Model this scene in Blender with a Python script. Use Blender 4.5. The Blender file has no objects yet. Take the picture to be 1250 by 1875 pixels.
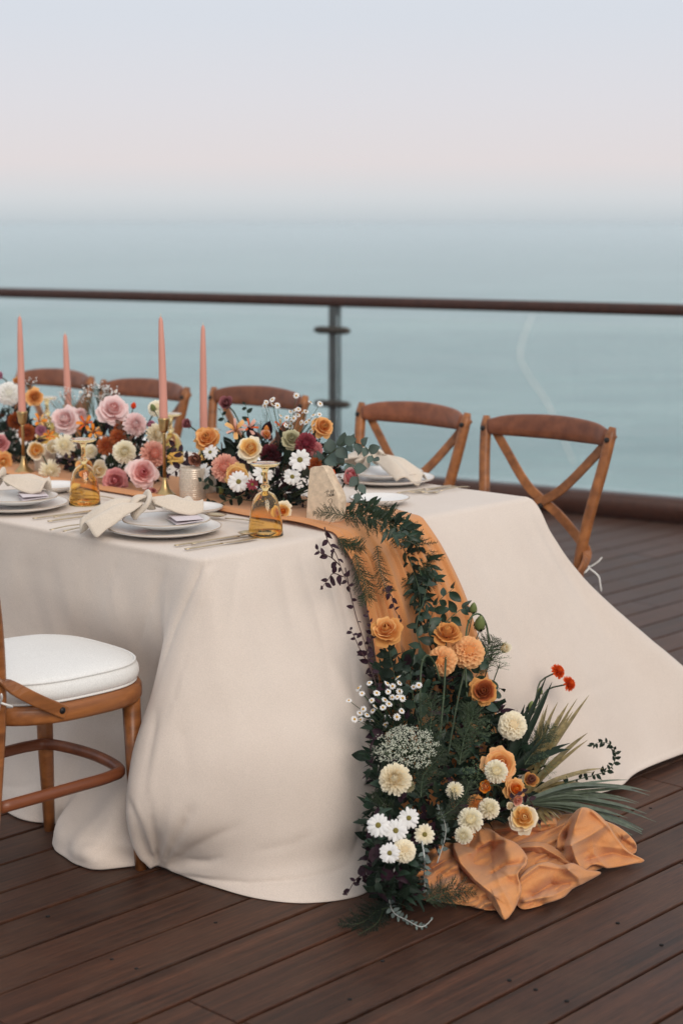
import bpy, bmesh, math, random
import numpy as np
from mathutils import Vector, Matrix, noise

random.seed(7)
SC = bpy.context.scene
COL = SC.collection
PI = math.pi

# ------------------------------------------------------------------ camera
CAM_H, FPX, HZ = 1.5, 3160.0, 413.0            # eye height; focal length and horizon row on the 1250x1875 photograph
PITCH = math.atan((937.5 - HZ) / FPX)
cam_d = bpy.data.cameras.new('camera')
cam_d.sensor_fit = 'VERTICAL'; cam_d.sensor_height = 36.0
cam_d.lens = FPX / 1875.0 * 36.0
cam_d.clip_start = 0.05; cam_d.clip_end = 30000.0
cam_d.dof.use_dof = True; cam_d.dof.focus_distance = 4.1; cam_d.dof.aperture_fstop = 2.8
cam = bpy.data.objects.new('camera', cam_d); COL.objects.link(cam)
cam.location = (0, 0, CAM_H); cam.rotation_euler = (PI / 2 - PITCH, 0, 0)
SC.camera = cam

# ------------------------------------------------------------------ sky and light
SUN_EL, SUN_AZ = math.radians(32), math.radians(158)     # soft after-sunset glow, behind the camera
world = bpy.data.worlds.new('World'); SC.world = world; world.use_nodes = True
nt = world.node_tree; nt.nodes.clear()
wo = nt.nodes.new('ShaderNodeOutputWorld')
sky = nt.nodes.new('ShaderNodeTexSky'); sky.sky_type = 'NISHITA'; sky.sun_disc = False
sky.sun_elevation = SUN_EL; sky.sun_rotation = SUN_AZ; sky.dust_density = 3.0
bg1 = nt.nodes.new('ShaderNodeBackground'); bg1.inputs['Strength'].default_value = 0.05
nt.links.new(sky.outputs[0], bg1.inputs[0])
tc = nt.nodes.new('ShaderNodeTexCoord'); sx = nt.nodes.new('ShaderNodeSeparateXYZ')
nt.links.new(tc.outputs['Generated'], sx.inputs[0])
ramp = nt.nodes.new('ShaderNodeValToRGB')
nt.links.new(sx.outputs['Z'], ramp.inputs[0])
def srgb(r, g, b):
    f = lambda c: (c / 255 / 12.92) if c / 255 <= 0.04045 else ((c / 255 + 0.055) / 1.055) ** 2.4
    return (f(r), f(g), f(b), 1.0)
stops = [(0.0, srgb(182, 191, 197)), (0.005, srgb(194, 201, 205)), (0.016, srgb(207, 210, 213)), (0.035, srgb(219, 212, 213)),
         (0.070, srgb(215, 213, 218)), (0.115, srgb(209, 213, 221)), (0.35, srgb(222, 225, 229)), (1.0, srgb(232, 234, 237))]
els = ramp.color_ramp.elements
els[0].position, els[0].color = stops[0]; els[1].position, els[1].color = stops[-1]
for p_, c_ in stops[1:-1]:
    e_ = els.new(p_); e_.color = c_
bg2 = nt.nodes.new('ShaderNodeBackground'); bg2.inputs['Strength'].default_value = 0.95
nt.links.new(ramp.outputs[0], bg2.inputs[0])
mixw = nt.nodes.new('ShaderNodeMixShader'); mixw.inputs[0].default_value = 0.9
nt.links.new(bg1.outputs[0], mixw.inputs[1]); nt.links.new(bg2.outputs[0], mixw.inputs[2])
nt.links.new(mixw.outputs[0], wo.inputs[0])

sun_d = bpy.data.lights.new('sun', 'SUN'); sun_d.energy = 1.35; sun_d.angle = math.radians(35); sun_d.color = (1.0, 0.88, 0.75)
sun = bpy.data.objects.new('sun', sun_d); COL.objects.link(sun)
sdir = Vector((math.sin(SUN_AZ) * math.cos(SUN_EL), math.cos(SUN_AZ) * math.cos(SUN_EL), math.sin(SUN_EL)))
sun.rotation_euler = sdir.to_track_quat('Z', 'Y').to_euler()

SC.view_settings.view_transform = 'Standard'; SC.view_settings.look = 'None'
SC.view_settings.exposure = 0.30; SC.view_settings.gamma = 1.0; SC.view_settings.use_curve_mapping = False
SC.render.engine = 'CYCLES'
SC.cycles.use_denoising = True
SC.cycles.volume_bounces = 4; SC.cycles.max_bounces = 10; SC.cycles.transparent_max_bounces = 16; SC.cycles.transmission_bounces = 10

# ------------------------------------------------------------------ frames of reference
TH = math.radians(43.5)
S_ = Vector((math.sin(TH), math.cos(TH), 0)); E_ = Vector((math.cos(TH), -math.sin(TH), 0)); Z_ = Vector((0, 0, 1))
TA = Vector((-0.3208, 3.8744, 0))              # floor point under the table's near corner
def W(s, e, z=0.0): return TA + S_ * s + E_ * e + Z_ * z
FW = Vector((0, math.cos(PITCH), -math.sin(PITCH))); UP = Vector((0, math.sin(PITCH), math.cos(PITCH))); RT = Vector((1, 0, 0))
EYE = Vector((0, 0, CAM_H))
def ray(px, py): return FW + RT * ((px - 625) / FPX) + UP * ((937.5 - py) / FPX)
def spot(px, py, axis, v):
    """the place where the sight line of a photograph point meets the plane axis = v"""
    d = ray(px, py)
    n, c = {'s': (S_, v + S_.dot(TA)), 'e': (E_, v + E_.dot(TA)), 'z': (Z_, v)}[axis]
    return EYE + d * ((c - n.dot(EYE)) / n.dot(d))
def depth(p): return (p - EYE).dot(FW)
def m_of(px, p): return px * depth(p) / FPX    # a size in photograph pixels, in metres at p
def frame(p, z, x=None, sc=1.0):
    """matrix with origin p, local Z along z, local X as near x as it can be"""
    z = z.normalized(); x = Vector(x) if x is not None else Vector((0, 0, 1)).cross(z)
    if x.length < 1e-4: x = Vector((1, 0, 0))
    x = (x - z * x.dot(z)).normalized(); y = z.cross(x)
    m = Matrix((x, y, z)).transposed().to_4x4()
    return Matrix.Translation(p) @ m @ Matrix.Scale(sc, 4)
TABLE_M = Matrix.Translation(TA) @ Matrix((E_, S_, Z_)).transposed().to_4x4()     # local x = e, y = s

# ------------------------------------------------------------------ object helpers
def mesh(name, vs, fs, mats=None, fm=None, smooth=True):
    me = bpy.data.meshes.new(name)
    me.from_pydata([tuple(v) for v in vs], [], fs)
    for m in (mats or []): me.materials.append(m)
    if fm is not None: me.polygons.foreach_set('material_index', fm)
    me.polygons.foreach_set('use_smooth', [smooth] * len(me.polygons))
    me.update()
    return me
def link(name, me, parent=None, M=None, mat=None):
    o = bpy.data.objects.new(name, me); COL.objects.link(o)
    if parent is not None: o.parent = parent
    if M is not None: o.matrix_basis = M
    if mat is not None:
        if not me.materials: me.materials.append(mat)
        o.material_slots[0].link = 'OBJECT'; o.material_slots[0].material = mat
    return o
def obj(name, vs, fs, mat, parent=None, M=None, smooth=True, mats=None, fm=None):
    return link(name, mesh(name, vs, fs, mats or [mat], fm, smooth), parent, M)
def tag(o, label=None, cat=None, group=None, kind=None):
    if label: o['label'] = label
    if cat: o['category'] = cat
    if group: o['group'] = group
    if kind: o['kind'] = kind
    return o
def empty(name, M):
    o = bpy.data.objects.new(name, None); COL.objects.link(o); o.matrix_basis = M
    o.empty_display_size = 0.05
    return o
def copy_thing(o, M, label):
    c = o.copy(); COL.objects.link(c); c.matrix_basis = M; c['label'] = label
    for ch in list(o.children):
        d = ch.copy(); COL.objects.link(d); d.parent = c
        for g in list(ch.children):
            f = g.copy(); COL.objects.link(f); f.parent = d
    return c
class MB:
    """collects pieces of one mesh"""
    def __init__(s): s.v, s.f, s.m = [], [], []
    def add(s, vs, fs, M=None, mi=0):
        b = len(s.v)
        s.v += [(M @ Vector(v)) if M is not None else Vector(v) for v in vs]
        s.f += [[i + b for i in f] for f in fs]; s.m += [mi] * len(fs)
    def make(s, name, mats, parent=None, M=None, smooth=True):
        return link(name, mesh(name, s.v, s.f, mats if isinstance(mats, list) else [mats], s.m, smooth), parent, M)
def grid(nu, nv, fn, wrap=False):
    vs = [fn(i, j) for j in range(nv) for i in range(nu)]; fs = []
    for j in range(nv - 1):
        for i in range(nu if wrap else nu - 1):
            a, b = j * nu + i, j * nu + (i + 1) % nu
            fs.append([a, b, b + nu, a + nu])
    return vs, fs
def lathe(prof, n=32):
    vs, fs = grid(n, len(prof), lambda i, j: (prof[j][0] * math.cos(2 * PI * i / n), prof[j][0] * math.sin(2 * PI * i / n), prof[j][1]), True)
    return vs, fs
def catmull(pts, n):
    pts = [Vector(p) for p in pts]; P = [pts[0] * 2 - pts[1]] + pts + [pts[-1] * 2 - pts[-2]]; out = []
    k = len(pts) - 1
    for i in range(n):
        t = i / (n - 1) * k; a = min(int(t), k - 1); u = t - a
        p0, p1, p2, p3 = P[a:a + 4]
        out.append(0.5 * ((2 * p1) + (p2 - p0) * u + (2 * p0 - 5 * p1 + 4 * p2 - p3) * u * u + (3 * p1 - p0 - 3 * p2 + p3) * u ** 3))
    return out
def sweep(pts, rx, ry, n=10, up=(0, 0, 1), closed=False, sq=1.0, cap=True):
    """a bar along pts; rx across, ry along up; each may be a list; sq < 1 squares the section"""
    pts = [Vector(p) for p in pts]; N = len(pts); up = Vector(up)
    rx = rx if isinstance(rx, (list, tuple)) else [rx] * N; ry = ry if isinstance(ry, (list, tuple)) else [ry] * N
    vs, fs = [], []
    last = None
    for k in range(N):
        if closed: t = pts[(k + 1) % N] - pts[k - 1]
        else: t = pts[min(k + 1, N - 1)] - pts[max(k - 1, 0)]
        t.normalize()
        x = t.cross(up)
        if x.length < 1e-3: x = last if last is not None else t.orthogonal()
        x.normalize()
        if last is not None and x.dot(last) < 0 and up.length == 0: x = -x
        last = x
        y = x.cross(t)
        for i in range(n):
            a = 2 * PI * (i + 0.5) / n; c, s = math.cos(a), math.sin(a)
            c = math.copysign(abs(c) ** sq, c); s = math.copysign(abs(s) ** sq, s)
            vs.append(pts[k] + x * (c * rx[k]) + y * (s * ry[k]))
    for k in range(N if closed else N - 1):
        b, d = k * n, ((k + 1) % N) * n
        for i in range(n): fs.append([b + i, b + (i + 1) % n, d + (i + 1) % n, d + i])
    if cap and not closed:
        fs.append(list(range(n))[::-1]); fs.append([(N - 1) * n + i for i in range(n)])
    return vs, fs
def tube(pts, r, n=6):
    """round tube with transported frame, for stems"""
    pts = [Vector(p) for p in pts]; N = len(pts)
    r = r if isinstance(r, (list, tuple)) else [r] * N
    vs, fs = [], []; t = (pts[1] - pts[0]).normalized(); x = t.orthogonal().normalized()
    for k in range(N):
        t = (pts[min(k + 1, N - 1)] - pts[max(k - 1, 0)]).normalized()
        x = (x - t * x.dot(t)).normalized(); y = t.cross(x)
        for i in range(n):
            a = 2 * PI * i / n; vs.append(pts[k] + (x * math.cos(a) + y * math.sin(a)) * r[k])
    for k in range(N - 1):
        for i in range(n): fs.append([k * n + i, k * n + (i + 1) % n, (k + 1) * n + (i + 1) % n, (k + 1) * n + i])
    fs.append(list(range(n))[::-1]); fs.append([(N - 1) * n + i for i in range(n)])
    return vs, fs
def box(x0, x1, y0, y1, z0, z1, b=0.0):
    if b <= 0:
        v = [(x, y, z) for z in (z0, z1) for y in (y0, y1) for x in (x0, x1)]
        return v, [[0, 2, 3, 1], [4, 5, 7, 6], [0, 1, 5, 4], [2, 6, 7, 3], [0, 4, 6, 2], [1, 3, 7, 5]]
    # bevelled along the top and the upright edges: three stacked outlines
    def ring(i, z): return [(x0 + i, y0 + i, z), (x1 - i, y0 + i, z), (x1 - i, y1 - i, z), (x0 + i, y1 - i, z)]
    v = ring(0, z0) + ring(0, z1 - b) + ring(b * 0.35, z1 - b * 0.35) + ring(b, z1); f = [[3, 2, 1, 0], [12, 13, 14, 15]]
    for k in range(3):
        for i in range(4): f.append([k * 4 + i, k * 4 + (i + 1) % 4, k * 4 + 4 + (i + 1) % 4, k * 4 + 4 + i])
    return v, f

# ------------------------------------------------------------------ materials
def nmat(name):
    m = bpy.data.materials.new(name); m.use_nodes = True
    n = m.node_tree; b = n.nodes['Principled BSDF']
    return m, n, b
def node(n, t, **kw):
    x = n.nodes.new(t)
    for k, v in kw.items():
        if k in x.inputs: x.inputs[k].default_value = v
        else: setattr(x, k, v)
    return x
def noise_col(n, b, ca, cb, scale=8, detail=4, stretch=None, lo=0.3, hi=0.7, coord='Object', bump=0.0, bump_scale=None, rnd=0.0, bump_dist=0.002):
    tcn = n.nodes.new('ShaderNodeTexCoord'); mp = n.nodes.new('ShaderNodeMapping')
    n.links.new(tcn.outputs[coord], mp.inputs[0])
    if stretch: mp.inputs['Scale'].default_value = stretch
    vec = mp.outputs[0]
    if rnd:
        oi = n.nodes.new('ShaderNodeObjectInfo'); vm = node(n, 'ShaderNodeVectorMath', operation='MULTIPLY_ADD')
        vm.inputs[1].default_value = (37.0, 11.0, 23.0)
        cx = n.nodes.new('ShaderNodeCombineXYZ')
        for i in range(3): n.links.new(oi.outputs['Random'], cx.inputs[i])
        n.links.new(cx.outputs[0], vm.inputs[0]); n.links.new(vec, vm.inputs[2]); vec = vm.outputs[0]
    ns = node(n, 'ShaderNodeTexNoise', Scale=scale, Detail=detail, Roughness=0.6)
    n.links.new(vec, ns.inputs['Vector'])
    rp = n.nodes.new('ShaderNodeValToRGB'); rp.color_ramp.elements[0].position = lo; rp.color_ramp.elements[1].position = hi
    rp.color_ramp.elements[0].color = (*ca, 1); rp.color_ramp.elements[1].color = (*cb, 1)
    n.links.new(ns.outputs['Fac'], rp.inputs[0])
    out = rp.outputs[0]
    if rnd:
        hs = n.nodes.new('ShaderNodeHueSaturation'); mr = node(n, 'ShaderNodeMapRange')
        mr.inputs['To Min'].default_value = 1 - rnd; mr.inputs['To Max'].default_value = 1 + rnd
        n.links.new(oi.outputs['Random'], mr.inputs['Value']); n.links.new(mr.outputs[0], hs.inputs['Value'])
        n.links.new(out, hs.inputs['Color']); out = hs.outputs[0]
    n.links.new(out, b.inputs['Base Color'])
    if bump:
        n2 = node(n, 'ShaderNodeTexNoise', Scale=bump_scale or scale * 4, Detail=4.0); n.links.new(vec, n2.inputs['Vector'])
        bp = node(n, 'ShaderNodeBump', Strength=bump, Distance=bump_dist); n.links.new(n2.outputs['Fac'], bp.inputs['Height'])
        n.links.new(bp.outputs[0], b.inputs['Normal'])
    return out, vec
def plain(name, c, rough=0.6, metal=0.0, var=0.12, scale=20, bump=0.0, rnd=0.0, spec=0.5):
    m, n, b = nmat(name)
    ca = tuple(x * (1 - var) for x in c); cb = tuple(min(1, x * (1 + var)) for x in c)
    noise_col(n, b, ca, cb, scale=scale, bump=bump, rnd=rnd)
    b.inputs['Roughness'].default_value = rough; b.inputs['Metallic'].default_value = metal
    b.inputs['Specular IOR Level'].default_value = spec
    return m
def leafy(name, c, rough=0.5, trans=0.25, var=0.3, scale=30, rnd=0.25, c_edge=None, spec=0.4):
    """thin plant tissue: principled with some light let through; c_edge colours the petal's rim"""
    m, n, b = nmat(name)
    ca = tuple(x * (1 - var) for x in c); cb = tuple(min(1, x * (1 + var * 0.6)) for x in c)
    out, _ = noise_col(n, b, ca, cb, scale=scale, rnd=rnd)
    if c_edge:
        at = node(n, 'ShaderNodeAttribute', attribute_name='pv'); mx = node(n, 'ShaderNodeMix', data_type='RGBA')
        n.links.new(at.outputs['Fac'], mx.inputs[0]); n.links.new(out, mx.inputs[6]); mx.inputs[7].default_value = (*c_edge, 1)
        n.links.new(mx.outputs[2], b.inputs['Base Color']); out = mx.outputs[2]
    b.inputs['Roughness'].default_value = rough; b.inputs['Specular IOR Level'].default_value = spec
    tr = n.nodes.new('ShaderNodeBsdfTranslucent'); n.links.new(out, tr.inputs[0])
    mix = n.nodes.new('ShaderNodeMixShader'); mix.inputs[0].default_value = trans
    o = n.nodes['Material Output']
    n.links.new(b.outputs[0], mix.inputs[1]); n.links.new(tr.outputs[0], mix.inputs[2]); n.links.new(mix.outputs[0], o.inputs[0])
    return m
def wood(name, ca, cb, rough=0.4, stretch=(30, 3, 30), rnd=0.15, bump=0.15):
    m, n, b = nmat(name)
    noise_col(n, b, ca, cb, scale=1.0, detail=8, stretch=stretch, lo=0.32, hi=0.68, rnd=rnd, bump=bump, bump_scale=2.0)
    b.inputs['Roughness'].default_value = rough; b.inputs['Specular IOR Level'].default_value = 0.4
    return m
def cloth(name, ca, cb, thread=900, rough=0.85, trans=0.1, sheen=0.2, patch=5, weave=0.35):
    m, n, b = nmat(name)
    out, vec = noise_col(n, b, ca, cb, scale=patch, detail=8, lo=0.25, hi=0.75)
    b.inputs['Roughness'].default_value = rough; b.inputs['Specular IOR Level'].default_value = 0.2
    b.inputs['Sheen Weight'].default_value = sheen; b.inputs['Sheen Roughness'].default_value = 0.6
    ns = node(n, 'ShaderNodeTexNoise', Scale=thread, Detail=2.0); n.links.new(vec, ns.inputs['Vector'])
    n3 = node(n, 'ShaderNodeTexNoise', Scale=18.0, Detail=5.0); n.links.new(vec, n3.inputs['Vector'])
    b1 = node(n, 'ShaderNodeBump', Strength=weave, Distance=0.0006); n.links.new(ns.outputs['Fac'], b1.inputs['Height'])
    n4 = node(n, 'ShaderNodeTexNoise', Scale=thread * .55, Detail=3.0); n.links.new(vec, n4.inputs['Vector'])
    mr4 = node(n, 'ShaderNodeMapRange'); mr4.inputs['From Min'].default_value = .3; mr4.inputs['From Max'].default_value = .7; mr4.inputs['To Min'].default_value = .90; mr4.inputs['To Max'].default_value = 1.08
    n.links.new(n4.outputs['Fac'], mr4.inputs['Value'])
    ml = node(n, 'ShaderNodeVectorMath', operation='SCALE'); n.links.new(out, ml.inputs[0]); n.links.new(mr4.outputs[0], ml.inputs['Scale'])
    n.links.new(ml.outputs[0], b.inputs['Base Color']); out = ml.outputs[0]
    b2 = node(n, 'ShaderNodeBump', Strength=0.08, Distance=0.004); n.links.new(n3.outputs['Fac'], b2.inputs['Height'])
    n.links.new(b2.outputs[0], b1.inputs['Normal']); n.links.new(b1.outputs[0], b.inputs['Normal'])
    if trans:
        tr = n.nodes.new('ShaderNodeBsdfTranslucent'); n.links.new(out, tr.inputs[0])
        mix = n.nodes.new('ShaderNodeMixShader'); mix.inputs[0].default_value = trans
        n.links.new(b.outputs[0], mix.inputs[1]); n.links.new(tr.outputs[0], mix.inputs[2])
        n.links.new(mix.outputs[0], n.nodes['Material Output'].inputs[0])
    return m
def glass(name, c, rough=0.0, ior=1.45, spec=0.5):
    m, n, b = nmat(name)
    b.inputs['Base Color'].default_value = (*c, 1); b.inputs['Roughness'].default_value = rough
    b.inputs['Specular IOR Level'].default_value = spec
    b.inputs['Transmission Weight'].default_value = 1.0; b.inputs['IOR'].default_value = ior
    return m

M = {}
M['linen'] = cloth('linen', (0.68, 0.585, 0.515), (0.72, 0.63, 0.56))
M['napkin'] = cloth('napkin_linen', (0.62, 0.525, 0.43), (0.69, 0.605, 0.51), thread=700, weave=0.6)
M['runner'] = cloth('chiffon', (0.64, 0.275, 0.10), (0.72, 0.33, 0.125), trans=0.2, patch=9, weave=0.25)
M['cushion'] = cloth('cushion_cotton', (0.68, 0.675, 0.66), (0.74, 0.735, 0.72), trans=0.0, thread=600)
M['chair_wood'] = wood('chair_wood', (0.145, 0.047, 0.0135), (0.35, 0.13, 0.039), rough=0.35)
M['chair_dark'] = wood('chair_rail_wood', (0.12, 0.034, 0.014), (0.22, 0.070, 0.028), rough=0.32)
M['rail_wood'] = wood('railing_wood', (0.036, 0.012, 0.007), (0.065, 0.022, 0.013), rough=0.5)
M['steel'] = plain('dark_steel', (0.10, 0.11, 0.11), rough=0.4, metal=0.6)
M['clamp'] = plain('bronze_clamp', (0.055, 0.045, 0.035), rough=0.4, metal=0.5)
M['bolt'] = plain('black_bolt', (0.02, 0.018, 0.018), rough=0.4, metal=0.7)
M['pane'] = glass('railing_glass', (0.975, 0.99, 0.985), ior=1.18, spec=0.2)
M['brass'] = plain('brass', (0.46, 0.32, 0.15), rough=0.33, metal=1.0, var=0.15, scale=60)
M['cutlery'] = plain('champagne_metal', (0.56, 0.45, 0.30), rough=0.28, metal=1.0, scale=50)
M['china'] = plain('ceramic', (0.76, 0.74, 0.72), rough=0.25, var=0.03)
M['china_rim'] = plain('stoneware_rim', (0.45, 0.36, 0.28), rough=0.5, var=0.1)
M['amber'] = glass('amber_glass', (0.97, 0.74, 0.36))
M['votive'] = plain('mercury_glass', (0.60, 0.52, 0.43), rough=0.3, metal=0.35, var=0.2, scale=200)
M['clear'] = glass('clear_glass', (0.95, 0.93, 0.9))
M['candle'] = plain('candle_wax', (0.58, 0.262, 0.205), rough=0.5, var=0.04, scale=8)
M['wick'] = plain('wick', (0.6, 0.45, 0.3), rough=0.9)
M['card'] = plain('card_paper', (0.62, 0.55, 0.58), rough=0.9, var=0.04)
M['stone'] = plain('limestone', (0.62, 0.49, 0.36), rough=0.9, var=0.18, scale=60, bump=0.6)
M['ink'] = plain('ink', (0.02, 0.018, 0.016), rough=0.7, var=0.0)
M['table_wood'] = wood('table_wood', (0.12, 0.05, 0.02), (0.22, 0.1, 0.045))
M['thread'] = plain('cotton_tie', (0.75, 0.74, 0.72), rough=0.9, var=0.03)
# plants
M['leaf'] = leafy('dark_leaf', (0.013, 0.025, 0.015), rough=0.6, spec=0.2)
M['leaf_blue'] = leafy('ruscus_leaf', (0.024, 0.050, 0.030), rough=0.42, trans=0.15)
M['leaf_gum'] = leafy('eucalyptus_leaf', (0.085, 0.125, 0.105), rough=0.6, trans=0.15)
M['leaf_plum'] = leafy('plum_leaf', (0.030, 0.011, 0.020), rough=0.55, spec=0.2, trans=0.12)
M['leaf_brown'] = leafy('copper_leaf', (0.12, 0.05, 0.03), rough=0.5, trans=0.15)
M['fern'] = leafy('fern_green', (0.024, 0.042, 0.016), rough=0.6, trans=0.3)
M['palm'] = leafy('palm_blade', (0.24, 0.185, 0.08), rough=0.28, trans=0.15, var=0.45, scale=60)
M['palm_green'] = leafy('palm_green_blade', (0.10, 0.125, 0.085), rough=0.3, trans=0.1, var=0.35, scale=60)
M['silver'] = leafy('silver_leaf', (0.12, 0.155, 0.145), rough=0.8, trans=0.1)
M['silver_stem'] = plain('silver_stem', (0.45, 0.46, 0.44), rough=0.9)
M['stem'] = leafy('green_stem', (0.040, 0.065, 0.028), rough=0.5, trans=0.0)
M['stem_red'] = leafy('red_stem', (0.06, 0.025, 0.022), rough=0.5, trans=0.0)
M['bud'] = leafy('green_bud', (0.20, 0.25, 0.085), rough=0.5, trans=0.15)
M['umbel_green'] = leafy('green_umbel', (0.13, 0.19, 0.10), rough=0.7, trans=0.2)
M['umbel_white'] = leafy('white_umbel', (0.62, 0.64, 0.52), rough=0.8, trans=0.2, rnd=0.05)
M['white'] = leafy('white_petal', (0.78, 0.77, 0.76), trans=0.2, var=0.06, rnd=0.04)
M['eye'] = plain('yellow_disc', (0.50, 0.27, 0.035), rough=0.9, var=0.3, scale=300)
M['eye_olive'] = plain('olive_disc', (0.16, 0.13, 0.025), rough=0.9, var=0.3, scale=300)
def petal(name, c, edge=None): M[name] = leafy(name, c, rough=0.6, trans=0.36, var=0.08, rnd=0.10, c_edge=edge or c, spec=0.25)
petal('p_cream', (0.90, 0.73, 0.46), (0.92, 0.86, 0.70))
petal('p_ivory', (0.91, 0.80, 0.53), (0.92, 0.88, 0.75))
petal('p_white', (0.82, 0.8, 0.7), (0.88, 0.87, 0.85))
petal('p_pink', (0.82, 0.36, 0.33), (0.88, 0.59, 0.57))
petal('p_blush', (0.86, 0.55, 0.53), (0.90, 0.74, 0.73))
petal('p_dusty', (0.66, 0.2, 0.21), (0.76, 0.38, 0.38))
petal('p_salmon', (0.76, 0.27, 0.2), (0.84, 0.5, 0.4))
petal('p_peach', (0.88, 0.36, 0.11), (0.9, 0.54, 0.26))
petal('p_apricot', (0.86, 0.34, 0.08), (0.88, 0.53, 0.22))
petal('p_yellow', (0.88, 0.44, 0.08), (0.9, 0.66, 0.3))
petal('p_tan', (0.66, 0.23, 0.05), (0.76, 0.38, 0.12))
petal('p_rust', (0.36, 0.065, 0.02), (0.5, 0.15, 0.05))
petal('p_copper', (0.32, 0.055, 0.012), (0.4, 0.1, 0.025))
petal('p_orange', (0.84, 0.2, 0.015), (0.86, 0.3, 0.03))
petal('p_flame', (0.82, 0.085, 0.012), (0.82, 0.14, 0.02))
petal('p_mauve', (0.22, 0.05, 0.065), (0.36, 0.14, 0.15))
petal('p_brown', (0.26, 0.09, 0.055), (0.36, 0.16, 0.11))
petal('p_wine', (0.09, 0.012, 0.018), (0.16, 0.03, 0.04))
petal('p_berry', (0.25, 0.025, 0.05), (0.36, 0.07, 0.09))
petal('p_sage', (0.4, 0.36, 0.19), (0.56, 0.52, 0.34))
petal('p_orchid', (0.52, 0.18, 0.3), (0.64, 0.32, 0.42))
petal('p_rosered', (0.68, 0.13, 0.15), (0.78, 0.32, 0.34))
# ------------------------------------------------------------------ sea, air
SEA_Z = -12.0
m, n, b = nmat('sea_water'); M['sea'] = m
tcn = n.nodes.new('ShaderNodeTexCoord')
def wave(scale, stretch, strength, dist, prev=None):
    mp = n.nodes.new('ShaderNodeMapping'); mp.inputs['Scale'].default_value = stretch; mp.inputs['Rotation'].default_value = (0, 0, 0.5)
    n.links.new(tcn.outputs['Object'], mp.inputs[0])
    ns = node(n, 'ShaderNodeTexNoise', Scale=scale, Detail=5.0, Roughness=0.6); n.links.new(mp.outputs[0], ns.inputs['Vector'])
    bp = node(n, 'ShaderNodeBump', Strength=strength, Distance=dist); n.links.new(ns.outputs['Fac'], bp.inputs['Height'])
    if prev: n.links.new(prev.outputs[0], bp.inputs['Normal'])
    return bp
w1 = wave(0.05, (1, 2.2, 1), 0.8, 1.6); w2 = wave(0.5, (1, 2, 1), 0.7, 0.5, w1)
n.links.new(w2.outputs[0], b.inputs['Normal'])
mp = n.nodes.new('ShaderNodeMapping'); mp.inputs['Scale'].default_value = (0.012, 0.03, 0.02); mp.inputs['Rotation'].default_value = (0, 0, 0.35)
n.links.new(tcn.outputs['Object'], mp.inputs[0])
ns = node(n, 'ShaderNodeTexNoise', Scale=1.0, Detail=6.0); n.links.new(mp.outputs[0], ns.inputs['Vector'])
rp = n.nodes.new('ShaderNodeValToRGB'); rp.color_ramp.elements[0].position = 0.43; rp.color_ramp.elements[1].position = 0.57
rp.color_ramp.elements[0].color = (0.110, 0.215, 0.225, 1); rp.color_ramp.elements[1].color = (0.205, 0.335, 0.335, 1)
mp2 = n.nodes.new('ShaderNodeMapping'); mp2.inputs['Scale'].default_value = (0.10, 0.32, 0.2); mp2.inputs['Rotation'].default_value = (0, 0, 0.2)
n.links.new(tcn.outputs['Object'], mp2.inputs[0]); ns2 = node(n, 'ShaderNodeTexNoise', Scale=1.0, Detail=6.0, Roughness=0.7); n.links.new(mp2.outputs[0], ns2.inputs['Vector'])
mxs = node(n, 'ShaderNodeMix', data_type='FLOAT'); mxs.inputs[0].default_value = 0.5; n.links.new(ns.outputs['Fac'], mxs.inputs[2]); n.links.new(ns2.outputs['Fac'], mxs.inputs[3])
n.links.new(mxs.outputs[0], rp.inputs[0]); n.links.new(rp.outputs[0], b.inputs['Base Color'])
b.inputs['Roughness'].default_value = 0.22; b.inputs['IOR'].default_value = 1.33
seg = 96
rings = [20, 80, 250, 700, 2000, 7000]
vs = [(0, 0, SEA_Z)] + [(r * math.cos(2 * PI * i / seg), r * math.sin(2 * PI * i / seg), SEA_Z) for r in rings for i in range(seg)]
fs = [[0, 1 + i, 1 + (i + 1) % seg] for i in range(seg)]
for k in range(len(rings) - 1):
    for i in range(seg):
        a = 1 + k * seg + i; b_ = 1 + k * seg + (i + 1) % seg; fs.append([a, a + seg, b_ + seg, b_])
tag(obj('sea', vs, fs, M['sea']), 'calm blue green sea fading into haze', kind='structure')

hm = bpy.data.materials.new('haze_air'); hm.use_nodes = True; hn = hm.node_tree; hn.nodes.clear()
ho = hn.nodes.new('ShaderNodeOutputMaterial'); hv = hn.nodes.new('ShaderNodeVolumePrincipled')
hv.inputs['Color'].default_value = (0.93, 0.965, 1.0, 1); hv.inputs['Density'].default_value = 0.0011; hv.inputs['Anisotropy'].default_value = 0.3
hn.links.new(hv.outputs[0], ho.inputs['Volume'])
vs, fs = box(-7200, 7200, -7200, 7200, SEA_Z - 1, 1.95)
tag(obj('haze', vs, fs, hm, smooth=False), kind='stuff')

# a faint pale strip curving over the water, uneven in width
pale_m = plain('pale_line', (0.62, 0.62, 0.58), rough=0.9, var=0.1)
pts = catmull([spot(x, y, 'z', SEA_Z + 0.03) for x, y in ((975, 575), (958, 618), (952, 652), (968, 688), (1000, 735), (1025, 790), (1042, 830), (1050, 850))], 60)
vs, fs = [], []
for k, p in enumerate(pts):
    w = (0.25 + 0.75 * abs(noise.noise(Vector((k * 0.35, 3.1, 0))))) * depth(p) * 0.0011
    vs += [p - Vector((w, 0, 0)), p + Vector((w, 0, 0))]
for k in range(len(pts) - 1): fs.append([2 * k, 2 * k + 1, 2 * k + 3, 2 * k + 2])
tag(obj('pale_streak', vs, fs, pale_m), 'thin pale line curving across the water', kind='stuff')

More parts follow.
